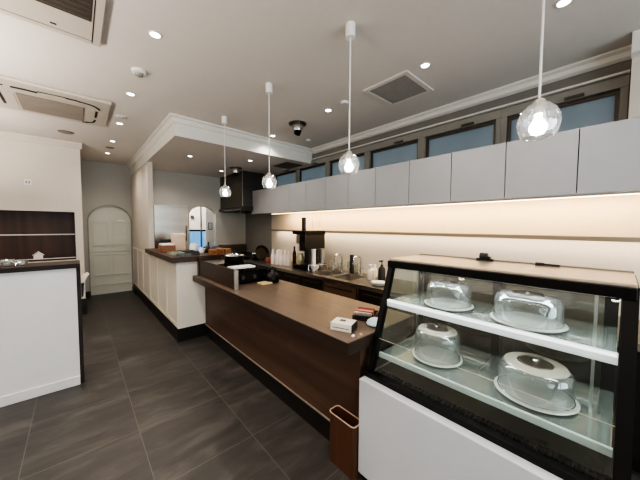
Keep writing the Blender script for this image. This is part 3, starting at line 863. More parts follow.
# ---------------------------------------------------------------- fridge
steel_fr = mat('fridge_steel', rgb(172, 167, 160), 0.27, 0.95, noise=0.16, scale=(1, 30, 6))
fr = thing('fridge', 'tall stainless steel kitchen refrigerator against the far wall', 'fridge', (1.3, 5.9, 0))
MB().box(1.02, 1.60, 5.58, 6.195, 0.06, 1.875, 0.004).build('cabinet', steel_v, fr)
for z0, z1 in ((0.10, 0.93), (0.95, 1.86)):
    dd = MB().box(1.025, 1.595, 5.55, 5.58, z0, z1, 0.006).build('door', steel_fr, fr)
    MB().box(1.545, 1.565, 5.52, 5.55, z0 + 0.25, z0 + 0.55, 0.004).build('handle', steel_dk, dd)
for x in (1.11, 1.55):
    for y in (5.62, 6.15):
        MB().cyl(x, y, 0, 0.06, 0.02, 12).build('foot', blk_plastic, fr)

# passage beyond arch: curtain, white door, frames
cur = MB()
pts = [(1.86 + 0.012 * i, 7.06 + 0.018 * math.sin(i * 1.25)) for i in range(48)]
pts2 = [(x, y + 0.006) for x, y in reversed(pts)]
cur.prism(pts + pts2, 'Z', 0.02, 1.36)
single('blue_curtain', cur, mat('curtain_blue_glow', rgb(120, 178, 222), 0.7, noise=0.05, emit=rgb(120, 180, 225), estr=0.6), 'light blue curtain seen through the kitchen archway', 'curtain', smooth=60)  # emission added to the cloth in place of light from behind
single('curtain_rail', MB().box(1.84, 2.44, 7.055, 7.075, 1.36, 1.40), blk, 'dark rail above the light blue curtain', 'rail')
struct('trim_8', MB().box(2.235, 2.26, 6.80, 6.84, 0, ZC), steel_dk)
d2 = thing('door_2', None, None, (2.55, 6.9, 0), kind='structure')
MB().box(2.38, 2.86, 6.86, 6.90, 0.01, 2.3).build('door_leaf', white_lam, d2)
MB().box(2.41, 2.44, 6.83, 6.86, 0.95, 1.10, 0.003).build('door_handle', steel_dk, d2)
pf = thing('wall_notice', 'small dark framed notice on the white door in the archway', 'frame', (2.5, 6.85, 1.3))
MB().box(2.43, 2.53, 6.850, 6.86, 1.40, 1.58).build('frame', blk_plastic, pf)
MB().box(2.442, 2.518, 6.847, 6.850, 1.415, 1.565).build('sheet', mat('sheet_blue', rgb(178, 188, 196), 0.6), pf)
pb = thing('wall_speaker', 'small black device on the white wall beyond the archway', 'device', (2.5, 8.18, 1.8))
MB().box(2.41, 2.50, 8.15, 8.2, 1.70, 1.79, 0.01).build('housing', blk_plastic, pb)
MB().cyl(2.455, 8.15, 1.74, 1.75, 0.02, 12).build('dial', grey_pl, pb)

# ---------------------------------------------------------------- extractor hood
hd = thing('extractor_hood', 'dark stainless extractor hood over the stove below the lowered ceiling', 'hood', (2.78, 5.6, 1.8))
MB().box(2.48, XW, 5.08, YB, 1.90, ZS).build('canopy', steel_dk, hd)
MB().prism([(2.44, 1.815), (2.44, 1.85), (2.48, 1.90), (XW, 1.90), (XW, 1.815)], 'Y', 5.055, YB).build('skirt', mat('hood_skirt', rgb(86, 80, 74), 0.3, 0.9, noise=0.08), hd)
MB().box(2.52, XW - 0.04, 5.12, YB - 0.05, 1.805, 1.815).build('filter', blk, hd)
MB().box(2.474, 2.484, 5.07, 5.082, 1.90, ZS).build('corner_trim', steel, hd)
MB().box(2.462, 2.50, 5.10, 5.20, 1.76, 1.805, 0.006).build('lamp_box', blk_plastic, hd)

# ---------------------------------------------------------------- stove and back counter
st = thing('kitchen_stove', 'stainless kitchen stove under the extractor hood', 'stove', (2.75, 5.6, 0))
MB().box(2.48, XW - 0.01, 5.10, YB - 0.06, 0.08, 0.84).build('body', steel_dk, st)
MB().box(2.45, XW - 0.01, 5.08, YB - 0.06, 0.84, 0.87).build('hob', blk, st)
MB().box(2.42, XW - 0.01, YB - 0.06, YB - 0.005, 0.84, 1.06).build('backguard', mat('backguard', rgb(112, 108, 102), 0.35, 0.8), st)
for x in (2.53, 3.03):
    for y in (5.15, 6.08):
        MB().cyl(x, y, 0, 0.08, 0.02, 12).build('foot', blk_plastic, st)

XF, ZT = 2.44, 0.82
ct = thing('back_counter', 'stainless topped back counter with dark wooden doors along the right wall', 'counter', (2.77, 2.0, 0))
w = MB()
# top with two sink openings (y 2.02-2.42 and 2.50-2.85)
SX0, SX1 = 2.54, 2.92
segs_y = [(-0.9, 2.26), (2.60, 2.66), (2.96, 5.05)]
for a, b in segs_y:
    w.box(XF, XW - 0.003, a, b, ZT - 0.045, ZT)
for a, b in ((2.26, 2.60), (2.66, 2.96)):
    w.box(XF, SX0, a, b, ZT - 0.045, ZT)
    w.box(SX1, XW - 0.003, a, b, ZT - 0.045, ZT)
w.build('worktop', mat('worktop_dark', rgb(110, 103, 95), 0.28, 0.6, noise=0.08, scale=(20, 3, 20)), ct)
MB().box(XF - 0.006, XF, -0.9, 5.05, ZT - 0.045, ZT - 0.004).box(XF - 0.006, XF, -0.9, 5.05, ZT - 0.004, ZT + 0.001).build('front_edge', steel, ct)
MB().box(XF + 0.03, XW - 0.01, -0.9, 5.05, 0.10, ZT - 0.045 if False else 0.56).build('carcass', blk_plastic, ct)
MB().box(XF + 0.03, XF + 0.05, -0.9, 5.05, 0.56, ZT - 0.045).build('apron', blk_plastic, ct)
MB().box(XF + 0.08, XW - 0.05, -0.9, 5.05, 0.0, 0.10).build('plinth', plinth_m, ct)
y = 0.02
doors = [(0.02, 0.50, 0), (0.51, 0.99, 0), (1.0, 1.50, 0), (1.52, 2.02, 0), (2.075, 2.64, 1), (2.66, 3.12, 0), (3.14, 3.60, 0), (3.62, 4.10, 0), (4.12, 4.58, 0), (4.6, 5.04, 0)]
dblk = mat('counter_door_dark', rgb(44, 38, 34), 0.3, noise=0.15)
for a, b, k in doors:
    dd = MB().box(XF + 0.008, XF + 0.03, a, b, 0.11, ZT - 0.05, 0.002).build('door', under_door if k else dblk, ct)
    MB().box(XF - 0.004, XF + 0.008, a + 0.05, b - 0.05, ZT - 0.11, ZT - 0.095, 0.002).build('handle', steel_dk, dd)
for y in (2.045, 2.65):
    MB().box(XF + 0.004, XF + 0.03, y - 0.012 if y < 2.1 else y - 0.006, y + 0.012 if y < 2.1 else y + 0.006, 0.11, ZT - 0.05).build('divider', steel, ct)
def basin(a, b, nm):
    s = MB()
    z0, z1, t_ = 0.62, ZT, 0.004
    s.box(SX0, SX1, a, b, z0, z0 + t_)
    s.box(SX0, SX0 + t_, a, b, z0, z1); s.box(SX1 - t_, SX1, a, b, z0, z1)
    s.box(SX0, SX1, a, a + t_, z0, z1); s.box(SX0, SX1, b - t_, b, z0, z1)
    s.build('sink_basin', steel_v, ct)
    MB().box(SX0 - 0.012, SX0, a - 0.01, b + 0.01, ZT - 0.004, ZT + 0.001).box(SX1, SX1 + 0.012, a - 0.01, b + 0.01, ZT - 0.004, ZT + 0.001).box(SX0, SX1, a - 0.012, a, ZT - 0.004, ZT + 0.001).box(SX0, SX1, b, b + 0.012, ZT - 0.004, ZT + 0.001).build('sink_rim', chrome, ct)
basin(2.26, 2.60, 0); basin(2.66, 2.96, 1)
def faucet(x, y, label, dx=-0.16):
    f = thing('faucet', label, 'faucet', (x, y, ZT), 'faucets of the two sinks')
    MB().lathe([(0.028, 0), (0.028, 0.012), (0.014, 0.02), (0.014, 0.10), (0, 0.10)], (x, y, ZT), 18).build('base', chrome, f, 40)
    pts = [(x, y, ZT + 0.08), (x, y, ZT + 0.20)]
    for i in range(1, 9):
        a = PI * i / 8
        pts.append((x + dx / 2 - dx / 2 * math.cos(a), y, ZT + 0.20 + 0.07 * math.sin(a)))
    pts.append((x + dx, y, ZT + 0.15))
    MB().tube(pts, 0.011, 10).build('spout', chrome, f, 60)
    MB().tube([(x, y - 0.01, ZT + 0.07), (x, y - 0.06, ZT + 0.10)], 0.006).build('lever', chrome, f, 60)
faucet(2.97, 2.43, 'tall chrome faucet at the nearer sink of the back counter')
faucet(2.97, 2.80, 'tall chrome faucet at the farther sink of the back counter')
# pump bottles
def pump(x, y, z, r, hh, label, bm_, pm_):
    b = thing('pump_bottle', label, 'soap bottle', (x, y, z))
    MB().lathe([(0, 0), (r, 0), (r * 1.02, 0.006), (r, hh * 0.60), (r * 0.6, hh * 0.70), (r * 0.35, hh * 0.73), (0, hh * 0.73)], (x, y, z), 20).build('bottle_body', bm_, b, 45)
    MB().lathe([(r * 0.38, hh * 0.73), (r * 0.38, hh * 0.80), (0.006, hh * 0.81), (0.006, hh * 0.94), (0, hh * 0.94)], (x, y, z), 14).build('collar', pm_, b, 45)
    MB().box(x - 0.05, x + 0.012, y - 0.010, y + 0.010, z + hh * 0.93, z + hh, 0.003).build('pump_head', pm_, b)
soapc = mat('soap_clear', rgb(214, 208, 196), 0.25, noise=0.03)
pump(2.80, 2.12, ZT, 0.048, 0.20, 'white pump bottle standing beside the sink', soapc, white_pl)
pump(2.77, 1.94, ZT, 0.042, 0.27, 'black pump bottle beside the display case end', blk_plastic, blk_plastic)
bottle(2.98, 2.20, ZT, 0.035, 0.17, 'squat clear bottle behind the white pump bottle', soapc, white_pl)
# dishes on the counter, near right: plate stack
ps = [(2.60, 1.72, 0.115)]
x, y, r = 2.60, 1.86, 0.09
zz = ZT + 0.004
for i, lb in enumerate(('bottom white plate of the stack on the back counter', 'middle white plate of the stack on the back counter', 'top white plate of the stack on the back counter')):
    single('dinner_plate', MB().lathe([(0, 0), (r * 0.6, 0), (r * 0.65, 0.003), (r, 0.012), (r, 0.015), (r * 0.62, 0.008), (0, 0.007)], (x, y, ZT + 0.0 + 0.0122 * i), 36), white_pl, lb, 'plate', 'white plates stacked on the back counter', 40)
# storage cluster behind sink: glasses, jars and utensils
cl_items = []
def tumbler(x, y, z, r, hh, label, m_=jar_glass, group='drinking glasses behind the sink'):
    return single('drinking_glass', MB().lathe([(0, 0), (r * 0.8, 0), (r, hh), (r * 0.93, hh), (r * 0.75, 0.01), (0, 0.01)], (x, y, z), 18), m_, label, 'glass', group, 45)
for i, (x, y) in enumerate(((3.03, 2.31), (3.03, 2.52), (3.02, 2.70), (3.03, 2.90), (3.03, 3.00), (2.96, 2.98), (3.04, 2.62))):
    tumbler(x, y, ZT, 0.033, 0.12 + 0.02 * (i % 3), ['clear glass behind the nearer sink, on the display case side of its faucet', 'clear glass behind the nearer sink, on the far side of its faucet', 'tall clear glass just before the farther faucet', 'clear glass just past the farther faucet', 'clear glass against the wall, farthest along the sinks', 'clear glass in front of the farthest one', 'clear glass behind the black utensil canister'][i])
uc = thing('utensil_holder', 'tall black utensil canister behind the sinks', 'canister', (2.98, 2.63, ZT))
MB().lathe([(0, 0), (0.03, 0), (0.03, 0.27), (0.026, 0.27), (0.026, 0.02), (0, 0.02)], (2.965, 2.60, ZT), 20).build('canister', blk_plastic, uc, 40)
MB().tube([(2.965, 2.60, ZT + 0.02), (2.975, 2.605, ZT + 0.31)], 0.006).build('utensil', steel, uc)
# dish rack with bowls
rk = thing('dish_rack', 'chrome wire dish rack on the back counter beyond the sinks', 'rack', (2.72, 3.03, ZT))
g = MB()
for z in (ZT + 0.02, ZT + 0.10):
    g.tube([(2.56, 2.97, z), (2.86, 2.97, z), (2.86, 3.10, z), (2.56, 3.10, z), (2.56, 2.97, z)], 0.004)
for i in range(7):
    xx = 2.57 + 0.047 * i
    g.tube([(xx, 2.97, ZT + 0.10), (xx, 2.97, ZT + 0.02), (xx, 3.10, ZT + 0.02), (xx, 3.10, ZT + 0.10)], 0.003)
for x in (2.56, 2.86):
    for y in (2.97, 3.10):
        g.cyl(x, y, ZT, ZT + 0.10, 0.005, 8)
g.build('wire_frame', chrome, rk)
for i, x in enumerate((2.63, 2.78)):
    single('mixing_bowl', MB().lathe([(0, 0), (0.035, 0), (0.06, 0.04), (0.065, 0.075), (0.06, 0.075), (0.055, 0.04), (0.03, 0.006), (0, 0.006)], (x, 3.035, ZT + 0.024), 24), steel if i else white_pl, ('white bowl standing in the dish rack', 'steel bowl standing in the dish rack')[i], 'bowl', smooth=45)

# coffee brewer ------------------------------------------------------------
cb = thing('coffee_brewer', 'tall black coffee brewing machine with hopper on the back counter', 'coffee machine', (2.78, 3.37, ZT))
bz = ZT
MB().box(2.56, 2.98, 3.20, 3.51, bz + 0.012, bz + 0.075, 0.006).build('base', blk, cb)
MB().box(2.80, 2.98, 3.21, 3.50, bz + 0.075, bz + 0.40, 0.004).build('column', blk_plastic, cb)
MB().box(2.57, 2.98, 3.19, 3.34, bz + 0.30, bz + 0.56, 0.008).build('head', mat('head_dark', rgb(24, 21, 20), 0.35), cb)
MB().box(2.62, 2.98, 3.34, 3.49, bz + 0.40, bz + 0.555, 0.006).build('side_head', steel, cb)
MB().box(2.56, 2.98, 3.18, 3.51, bz + 0.555, bz + 0.61, 0.006).build('top_cover', blk, cb)
MB().cyl(2.65, 3.325, bz + 0.61, bz + 0.80, 0.034, 20).build('hopper', blk_plastic, cb)
MB().lathe([(0.038, 0.80), (0.038, 0.815), (0, 0.82)], (2.65, 3.325, bz), 20).build('hopper_lid', blk, cb, 40)
MB().lathe([(0, 0), (0.06, 0), (0.068, 0.03), (0.064, 0.10), (0.045, 0.15), (0.05, 0.17), (0, 0.17)], (2.66, 3.43, bz + 0.075), 24).build('carafe', mat('carafe', rgb(196, 186, 150), 0.2, 0.4), cb, 50)
MB().cyl(2.66, 3.43, bz + 0.28, bz + 0.40, 0.055, 20, 0.03).build('dripper', mat('dripper', rgb(206, 200, 186), 0.35), cb, 50)
dpn = MB().box(2.563, 2.572, 3.21, 3.32, bz + 0.44, bz + 0.53).build('display_panel', blk_gloss, cb)
for x in (2.60, 2.94):
    for y in (3.24, 3.47):
        MB().cyl(x, y, bz, bz + 0.012, 0.015, 10).build('foot', blk_plastic, cb)
# cup tubes on the end facing the camera
for i, (x, m_) in enumerate(((2.60, blk_plastic), (2.69, white_pl), (2.78, blk_plastic), (2.87, grey_pl))):
    c_ = thing('cup_stack', ['black cup tube beside the brewer, leftmost', 'white stack of cups beside the brewer', 'black cup tube beside the brewer right of the white stack', 'grey stack of cups beside the brewer, nearest the wall'][i], 'cups', (x, 3.16, bz), 'cup stacks beside the coffee brewer')
    MB().cyl(x, 3.135, bz, bz + 0.32, 0.034, 18, 0.036).build('cups', m_, c_, 40)
    MB().lathe([(0.038, 0.32), (0.041, 0.325), (0.038, 0.33)], (x, 3.135, bz), 18).build('rim', m_, c_, 40)
# white squeeze bottles
pos = [(2.60, 4.15), (2.63, 4.06), (2.65, 3.97), (2.67, 3.88), (2.69, 3.79), (2.70, 4.12)]
lbs = ['farthest left', 'second from left', 'third from left', 'fourth from left', 'rightmost, nearest the brewer', 'behind the others against the wall']
for (x, y), lb in zip(pos, lbs):
    bottle(x, y, ZT, 0.036, 0.26, 'tall white squeeze bottle on the back counter, ' + lb, mat('milky', rgb(226, 218, 214), 0.35, noise=0.02), white_pl, 'white squeeze bottles beside the coffee brewer')
bottle(2.82, 3.80, ZT, 0.035, 0.33, 'dark brown syrup bottle behind the white squeeze bottles', mat('brown_bottle', rgb(52, 36, 28), 0.2), blk_plastic)
single('round_jar', MB().lathe([(0, 0), (0.04, 0), (0.05, 0.02), (0.05, 0.07), (0.042, 0.085), (0.042, 0.10), (0, 0.104)], (2.60, 4.32, ZT), 20), mat('jar_red', rgb(132, 78, 66), 0.3, noise=0.1), 'red brown round jar left of the squeeze bottles', 'jar', smooth=45)
# pans on the far end of the counter
fp = thing('frying_pan', 'black frying pan propped upright on the far end of the back counter', 'pan', (2.62, 4.62, ZT))
M6 = Matrix.Translation((2.62, 4.60, ZT + 0.155)) @ Matrix.Rotation(math.radians(72), 4, 'X') @ Matrix.Rotation(math.radians(20), 4, 'Z')
MB().lathe([(0, 0), (0.12, 0), (0.15, 0.045), (0.145, 0.045), (0.115, 0.006), (0, 0.006)], mtx=M6, segs=32).build('pan_dish', blk, fp, 45)
MB().tube([(2.50, 4.60, ZT + 0.11), (2.44, 4.60, ZT + 0.09), (2.36, 4.60, ZT + 0.08)], 0.011).build('handle', blk_plastic, fp, 50)
pot(2.60, 4.42 - 0.0, ZT, 0.0001 + 0.085, 0.10, 'small grey saucepan with lid on the back counter left of the round jar', grey_pl, steel_dk) if False else None
pot(2.70, 4.86, ZT, 0.12, 0.12, 'dark saucepan with steel lid farthest along the back counter', steel, blk)

# ---------------------------------------------------------------- wall cabinets
def wall_cabinet(y0):
    c = thing('wall_cabinet', None, 'cabinet', (2.9, y0, 1.745), 'wall cabinets along the right wall')
    MB().box(2.72, XW, y0 + 0.001, y0 + 0.444, 1.765, 2.212).build('carcass', mat('carcass_grey', rgb(92, 92, 95), 0.5), c)
    MB().box(2.70, 2.72, y0 + 0.003, y0 + 0.442, 1.745, 2.214, 0.0015).build('door', cab_m, c)
    return c
names = ['partly cut by the right photo edge', 'second from the right photo edge', 'third from the right photo edge', 'fourth from the right photo edge', 'fifth from the right photo edge', 'sixth from the right photo edge',
         'sixth from the extractor hood', 'fifth from the extractor hood', 'fourth from the extractor hood', 'third from the extractor hood', 'second from the extractor hood', 'first beside the extractor hood']
c0 = wall_cabinet(-0.22)
c0['label'] = 'plain grey wall cabinet, ' + names[0]
for i in range(1, 12):
    dup(c0, (2.9, -0.22 + 0.445 * i, 1.745), 'plain grey wall cabinet, ' + names[i])
# LED strip under cabinets
lt = thing('led_strip', 'glowing warm LED strip under the wall cabinets', 'light strip', (3.0, 2.0, 1.75))
MB().box(2.90, 2.93, -0.22, 4.68, 1.742, 1.765).build('channel', white_pl, lt)
MB().box(2.905, 2.925, -0.21, 4.67, 1.738, 1.742).build('diffuser', LED, lt)
# thin wall shelf with hanging rods
sh = thing('wall_shelf', 'thin long metal shelf on the lit right wall', 'shelf', (3.0, 2.2, 1.42))
MB().box(2.985, XW, -0.6, 4.86, 1.410, 1.418).build('shelf_board', mat('shelf_metal', rgb(150, 138, 122), 0.4, 0.4, noise=0.04), sh)
MB().box(2.978, 2.985, -0.6, 4.86, 1.398, 1.434).build('front_lip', mat('shelf_lip', rgb(142, 136, 128), 0.45, 0.3, noise=0.04), sh)
for i, y in enumerate((3.36, 3.53)):
    v = thing('hanging_rod', ['slim rod with white foot hanging from the cabinet, nearer of two', 'slim rod with white foot hanging from the cabinet, farther of two'][i], 'rod', (2.99, y, 1.428), 'rods between cabinet and shelf')
    MB().cyl(3.0, y, 1.45, 1.765, 0.004, 8).build('rod', grey_pl, v)
    MB().cyl(3.0, y, 1.418, 1.46, 0.022, 14).build('foot', white_pl, v)

# ---------------------------------------------------------------- pendants
def pendant(x, y, label):
    p = thing('pendant_lamp', label, 'pendant lamp', (x, y, 1.85), 'glass pendant lamps over the bar')
    zb = 1.86
    MB().lathe([(0.032, ZC - 0.085), (0.032, ZC), (0, ZC)], (x, y, 0), 24).build('canopy', white_pl, p, 40)
    MB().cyl(x, y, zb + 0.15, ZC - 0.08, 0.0045, 8).build('cord', white_pl, p)
    MB().lathe([(0.0, 0.092), (0.016, 0.092), (0.018, 0.118), (0.020, 0.120), (0.020, 0.142), (0.008, 0.152), (0, 0.152)], (x, y, zb), 20).build('socket', mat('socket', rgb(190, 184, 170), 0.35, 0.5), p, 40)
    prf = [(0.024, 0.130), (0.036, 0.127), (0.040, 0.120), (0.057, 0.104), (0.0665, 0.080), (0.069, 0.056), (0.065, 0.030), (0.056, 0.008), (0.050, 0.0), (0.046, 0.002)]
    MB().lathe(prf, (x, y, zb), 144, rib=0.034, nrib=24, cap=False, twist=7.0).build('globe', globe_glass, p, 80)
    MB().lathe([(0, 0.010), (0.020, 0.014), (0.031, 0.032), (0.030, 0.046), (0.020, 0.064), (0.013, 0.076), (0.013, 0.093)], (x, y, zb), 20).build('bulb', BULB, p, 80)
    return p
PEND = [(1.38, 0.237, 'clear ribbed glass pendant lamp, nearest and largest in view'), (1.38, 1.245, 'clear ribbed glass pendant lamp, second from the nearest'), (1.38, 2.262, 'clear ribbed glass pendant lamp, third from the nearest'), (1.38, 3.295, 'clear ribbed glass pendant lamp, farthest, before the extractor hood')]
p0 = pendant(*PEND[0])
for x, y, lb in PEND[1:]:
    dup(p0, (x, y, 1.85), lb)

# ---------------------------------------------------------------- ceiling fittings
def downlight(x, y, z, label, r=0.033):
    d = thing('downlight', label, 'downlight', (x, y, z), 'recessed ceiling downlights')
    MB().lathe([(r * 1.25, 0), (r * 1.25, -0.004), (r * 1.0, -0.006), (r * 0.92, -0.002), (r * 1.25, 0)], (x, y, z), 28, cap=False).build('trim_ring', trim_m, d, 40)
    MB().lathe([(0, -0.003), (r * 0.93, -0.003), (r * 0.93, -0.0015), (0, -0.0015)], (x, y, z), 28).build('lens', LAMP, d)
    return d
def spot(x, y, z, power, angle=140, blend=1.0, col=(1.0, 0.88, 0.76), size=0.05):
    l = bpy.data.lights.new('downlight_lamp', 'SPOT')
    l.energy = power
    l.spot_size = math.radians(angle)
    l.spot_blend = blend
    l.color = col
    l.shadow_soft_size = size
    o = bpy.data.objects.new('downlight_lamp', l)
    COL.objects.link(o)
    o.location = (x, y, z)
    return o
LEFT = [(0.445, 1.08), (0.445, 2.226), (0.445, 3.376), (0.455, 4.435), (0.46, 5.43), (0.46, 6.39)]
RIGHT = [(2.175, 0.278), (2.17, 1.13), (2.18, 2.293), (2.185, 3.48)]
SOFF = [(1.363, 4.6), (2.19, 5.4), (2.2, 4.21), (1.363, 5.6)]
ords = ['first', 'second', 'third', 'fourth', 'fifth', 'sixth']
d0 = downlight(*LEFT[1], ZC, 'small round ceiling downlight over the aisle, nearest of its row')
for i, p in enumerate(LEFT):
    if i >= 2:
        dup(d0, (p[0], p[1], ZC), 'small round ceiling downlight over the aisle, %s of its row' % ords[i - 1])
    spot(p[0], p[1], ZC - 0.02, 70 if i < 3 else 40)
for i, p in enumerate(RIGHT):
    dup(d0, (p[0], p[1], ZC), 'small round ceiling downlight near the windows, %s from the near end' % ords[i])
    spot(p[0], p[1], ZC - 0.02, 34, col=(1.0, 0.93, 0.84))
for i, p in enumerate(SOFF[:3]):
    dup(d0, (p[0], p[1], ZS), 'small round downlight in the lowered kitchen ceiling, ' + ['nearest the corridor side', 'beside the hood', 'nearest the cabinets'][i])
for i, p in enumerate(SOFF):
    spot(p[0], p[1], ZS - 0.02, 26)
# flat discs
def disc(x, y, z, r, label, m_, nm='ceiling_disc', cat='ceiling fitting', hh=0.012):
    d = thing(nm, label, cat, (x, y, z))
    MB().lathe([(0, -hh), (r * 0.8, -hh), (r, -hh * 0.4), (r, 0), (0, 0)], (x, y, z), 28).build('cover', m_, d, 40)
    MB().lathe([(r * 0.45, -hh - 0.003), (r * 0.5, -hh), (r * 0.4, -hh), (r * .45, -hh - 0.003)], (x, y, z), 24, cap=False).build('ring', grey_pl, d, 40)
    return d
disc(-0.076, 5.37, ZC, 0.09, 'flat greyish round ceiling cover above the left wall crown', grille_m)
disc(0.444, 4.15, ZC, 0.06, 'flat round ceiling cover between second and third aisle downlights', ceil_m)
disc(0.462, 5.91, ZC, 0.06, 'flat dark round ceiling cover at the end of the aisle', grille_m)
disc(2.171, 2.03, ZC, 0.045, 'small white round cover on ceiling behind the second pendant', white_pl, hh=0.02)
disc(2.70, 3.28, ZC, 0.04, 'small white round cover in ceiling corner by the lowered ceiling', white_pl, hh=0.015)
sd = thing('smoke_detector', 'white round smoke detector on the ceiling over the aisle', 'smoke detector', (0.438, 2.834, ZC))
MB().lathe([(0.055, 0), (0.055, -0.018), (0.045, -0.022), (0, -0.022)], (0.438, 2.834, ZC), 28).build('base', white_pl, sd, 40)
MB().lathe([(0.032, -0.022), (0.030, -0.040), (0.02, -0.046), (0, -0.046)], (0.438, 2.834, ZC), 24).build('sensor', grey_pl, sd, 40)
def spotlight(x, y, z, label, s=1.0):
    p = thing('ceiling_projector', label, 'spotlight', (x, y, z))
    MB().lathe([(0.085 * s, 0), (0.085 * s, -0.008), (0.06 * s, -0.015), (0, -0.015)], (x, y, z), 28).build('mount', steel_dk, p, 40)
    MB().lathe([(0.05 * s, -0.012), (0.058 * s, -0.035), (0.045 * s, -0.07 * s), (0, -0.075 * s)], (x, y, z), 24).build('housing', steel, p, 50)
    M7 = Matrix.Translation((x + 0.005, y - 0.005, z - 0.07 * s)) @ Matrix.Rotation(math.radians(25), 4, 'Y')
    MB().lathe([(0, 0.02), (0.032 * s, 0.02), (0.032 * s, -0.03 * s), (0.024 * s, -0.03 * s), (0.024 * s, -0.02), (0, -0.02)], mtx=M7, segs=20).build('lens_barrel', blk, p, 40)
spotlight(2.17, 2.86, ZC, 'silver round camera with black lens on the main ceiling', 1.35)
spotlight(2.28, 4.94, ZS, 'silver round fitting with black lens on the lowered kitchen ceiling', 1.35)
struct('trim_9', MB().box(2.70, 3.05, 3.86, 4.30, ZS - 0.006, ZS), mat('hatch', rgb(120, 100, 88), 0.6, noise=0.04))

# ceiling vent, square
cv = thing('ceiling_vent', 'square white ceiling vent grille near the windows', 'vent', (2.36, 1.51, ZC))
f = MB()
f.box(2.115, 2.61, 1.265, 1.305, ZC - 0.014, ZC); f.box(2.115, 2.61, 1.695, 1.735, ZC - 0.014, ZC)
f.box(2.115, 2.155, 1.305, 1.695, ZC - 0.014, ZC); f.box(2.57, 2.61, 1.305, 1.695, ZC - 0.014, ZC)
f.build('frame', ceil_m, cv)
sl = MB()
for i in range(14):
    x = 2.158 + i * 0.0294
    sl.prism([(x, ZC - 0.004), (x + 0.022, ZC - 0.012), (x + 0.024, ZC - 0.010), (x + 0.003, ZC - 0.002)], 'Y', 1.305, 1.695)
sl.build('louvre', mat('vent_grey', rgb(146, 144, 141), 0.6), cv)
MB().box(2.155, 2.57, 1.305, 1.695, ZC - 0.002, ZC).build('backing', mat('vent_back', rgb(84, 80, 76), 0.8), cv)

# air conditioning cassettes
acm = mat('ac_plastic', rgb(190, 182, 172), 0.5, noise=0.015)
a2 = thing('air_conditioner', 'square four-way ceiling air conditioner panel over the aisle, farther one', 'air conditioner', (-0.14, 4.2, ZC))
MB().box(-0.61, 0.32, 3.735, 4.66, ZC - 0.030, ZC, 0.008).build('panel', acm, a2)
zz = ZC - 0.030
MB().box(-0.41, 0.10, 4.03, 4.55, zz - 0.006, zz).build('grille', grille_m, a2)
gs = MB()
for i in range(20):
    y = 4.04 + i * 0.0255
    gs.box(-0.40, 0.09, y, y + 0.008, zz - 0.009, zz - 0.006)
gs.build('grille_slats', mat('slat', rgb(150, 140, 130), 0.6), a2)
sm = MB()
def curve_slot(pts, wdt):
    sm.prism([(p[0], p[1]) for p in pts] + [(p[0] + q[0] * wdt, p[1] + q[1] * wdt) for p, q in reversed(list(zip(pts, pts_n(pts))))], 'Z', zz - 0.005, zz + 0.001)
def pts_n(pts):
    out = []
    for i in range(len(pts)):
        a, b = pts[max(i - 1, 0)], pts[min(i + 1, len(pts) - 1)]
        dx, dy = b[0] - a[0], b[1] - a[1]
        l = math.hypot(dx, dy)
        out.append((-dy / l, dx / l))
    return out
def arc(cx_, cy_, r, a0, a1, n=8):
    return [(cx_ + r * math.cos(math.radians(a0 + (a1 - a0) * i / n)), cy_ + r * math.sin(math.radians(a0 + (a1 - a0) * i / n))) for i in range(n + 1)]
# near-side louvre ends and corner curves
curve_slot([(-0.43, 3.885), (-0.35, 3.875), (-0.25, 3.88)], 0.03)
curve_slot([(-0.05, 3.85), (0.03, 3.85), (0.08, 3.87)], 0.025)
curve_slot(arc(0.08, 4.03, 0.16, -90, -10), 0.018)
curve_slot([(0.215, 4.08), (0.215, 4.30)], 0.016)
curve_slot(arc(-0.42, 4.05, 0.16, 250, 190), 0.016)
curve_slot([(-0.52, 4.10), (-0.52, 4.45)], 0.02)
curve_slot([(0.215, 4.42), (0.20, 4.52), (0.10, 4.60)], 0.02)
curve_slot([(-0.25, 3.86), (-0.05, 3.845)], 0.006)
sm.build('air_slot', slot_m, a2)
lv = MB()
lv.box(-0.40, 0.08, 3.91, 3.99, zz - 0.004, zz)
lv.box(0.125, 0.195, 4.06, 4.53, zz - 0.004, zz)
lv.box(-0.50, -0.43, 4.06, 4.53, zz - 0.004, zz)
lv.box(-0.40, 0.08, 4.57, 4.63, zz - 0.004, zz)
lv.build('louvre', acm, a2)
a1 = thing('air_conditioner', 'long ceiling air conditioner panel nearest the camera at top left', 'air conditioner', (-0.45, 2.2, ZC))
MB().box(-1.15, 0.168, 1.70, 2.612, ZC - 0.028, ZC, 0.006).build('panel', acm, a1)
zz = ZC - 0.028
MB().box(-0.95, 0.108, 2.03, 2.325, zz - 0.002, zz).build('grille', mat('grille_dark', rgb(70, 64, 58), 0.6), a1)
gs = MB()
for i in range(6):
    y = 2.04 + i * 0.05
    gs.box(-0.94, 0.10, y, y + 0.012, zz - 0.006, zz - 0.002)
gs.build('grille_slats', mat('slat_dark', rgb(84, 77, 70), 0.6), a1)
MB().box(0.116, 0.121, 1.72, 2.58, zz - 0.002, zz).build('panel_seam', slot_m, a1)
MB().box(-1.12, 0.116, 2.555, 2.560, zz - 0.002, zz).build('panel_seam', grille_m, a1)
MB().box(-0.09, -0.06, 2.50, 2.515, zz - 0.002, zz).build('indicator', slot_m, a1)

# ---------------------------------------------------------------- lights
def area(name, loc, rot, sx, sy, power, col):
    l = bpy.data.lights.new(name, 'AREA')
    l.shape = 'RECTANGLE'
    l.size, l.size_y = sx, sy
    l.energy = power
    l.color = col
    o = bpy.data.objects.new(name, l)
    COL.objects.link(o)
    o.location = loc
    o.rotation_euler = rot
    return o
# LED under wall cabinets shining on the wall
area('cabinet_light', (2.915, 2.07, 1.735), (0, math.radians(-30), 0), 0.03, 4.5, 46, (1.0, 0.66, 0.31))
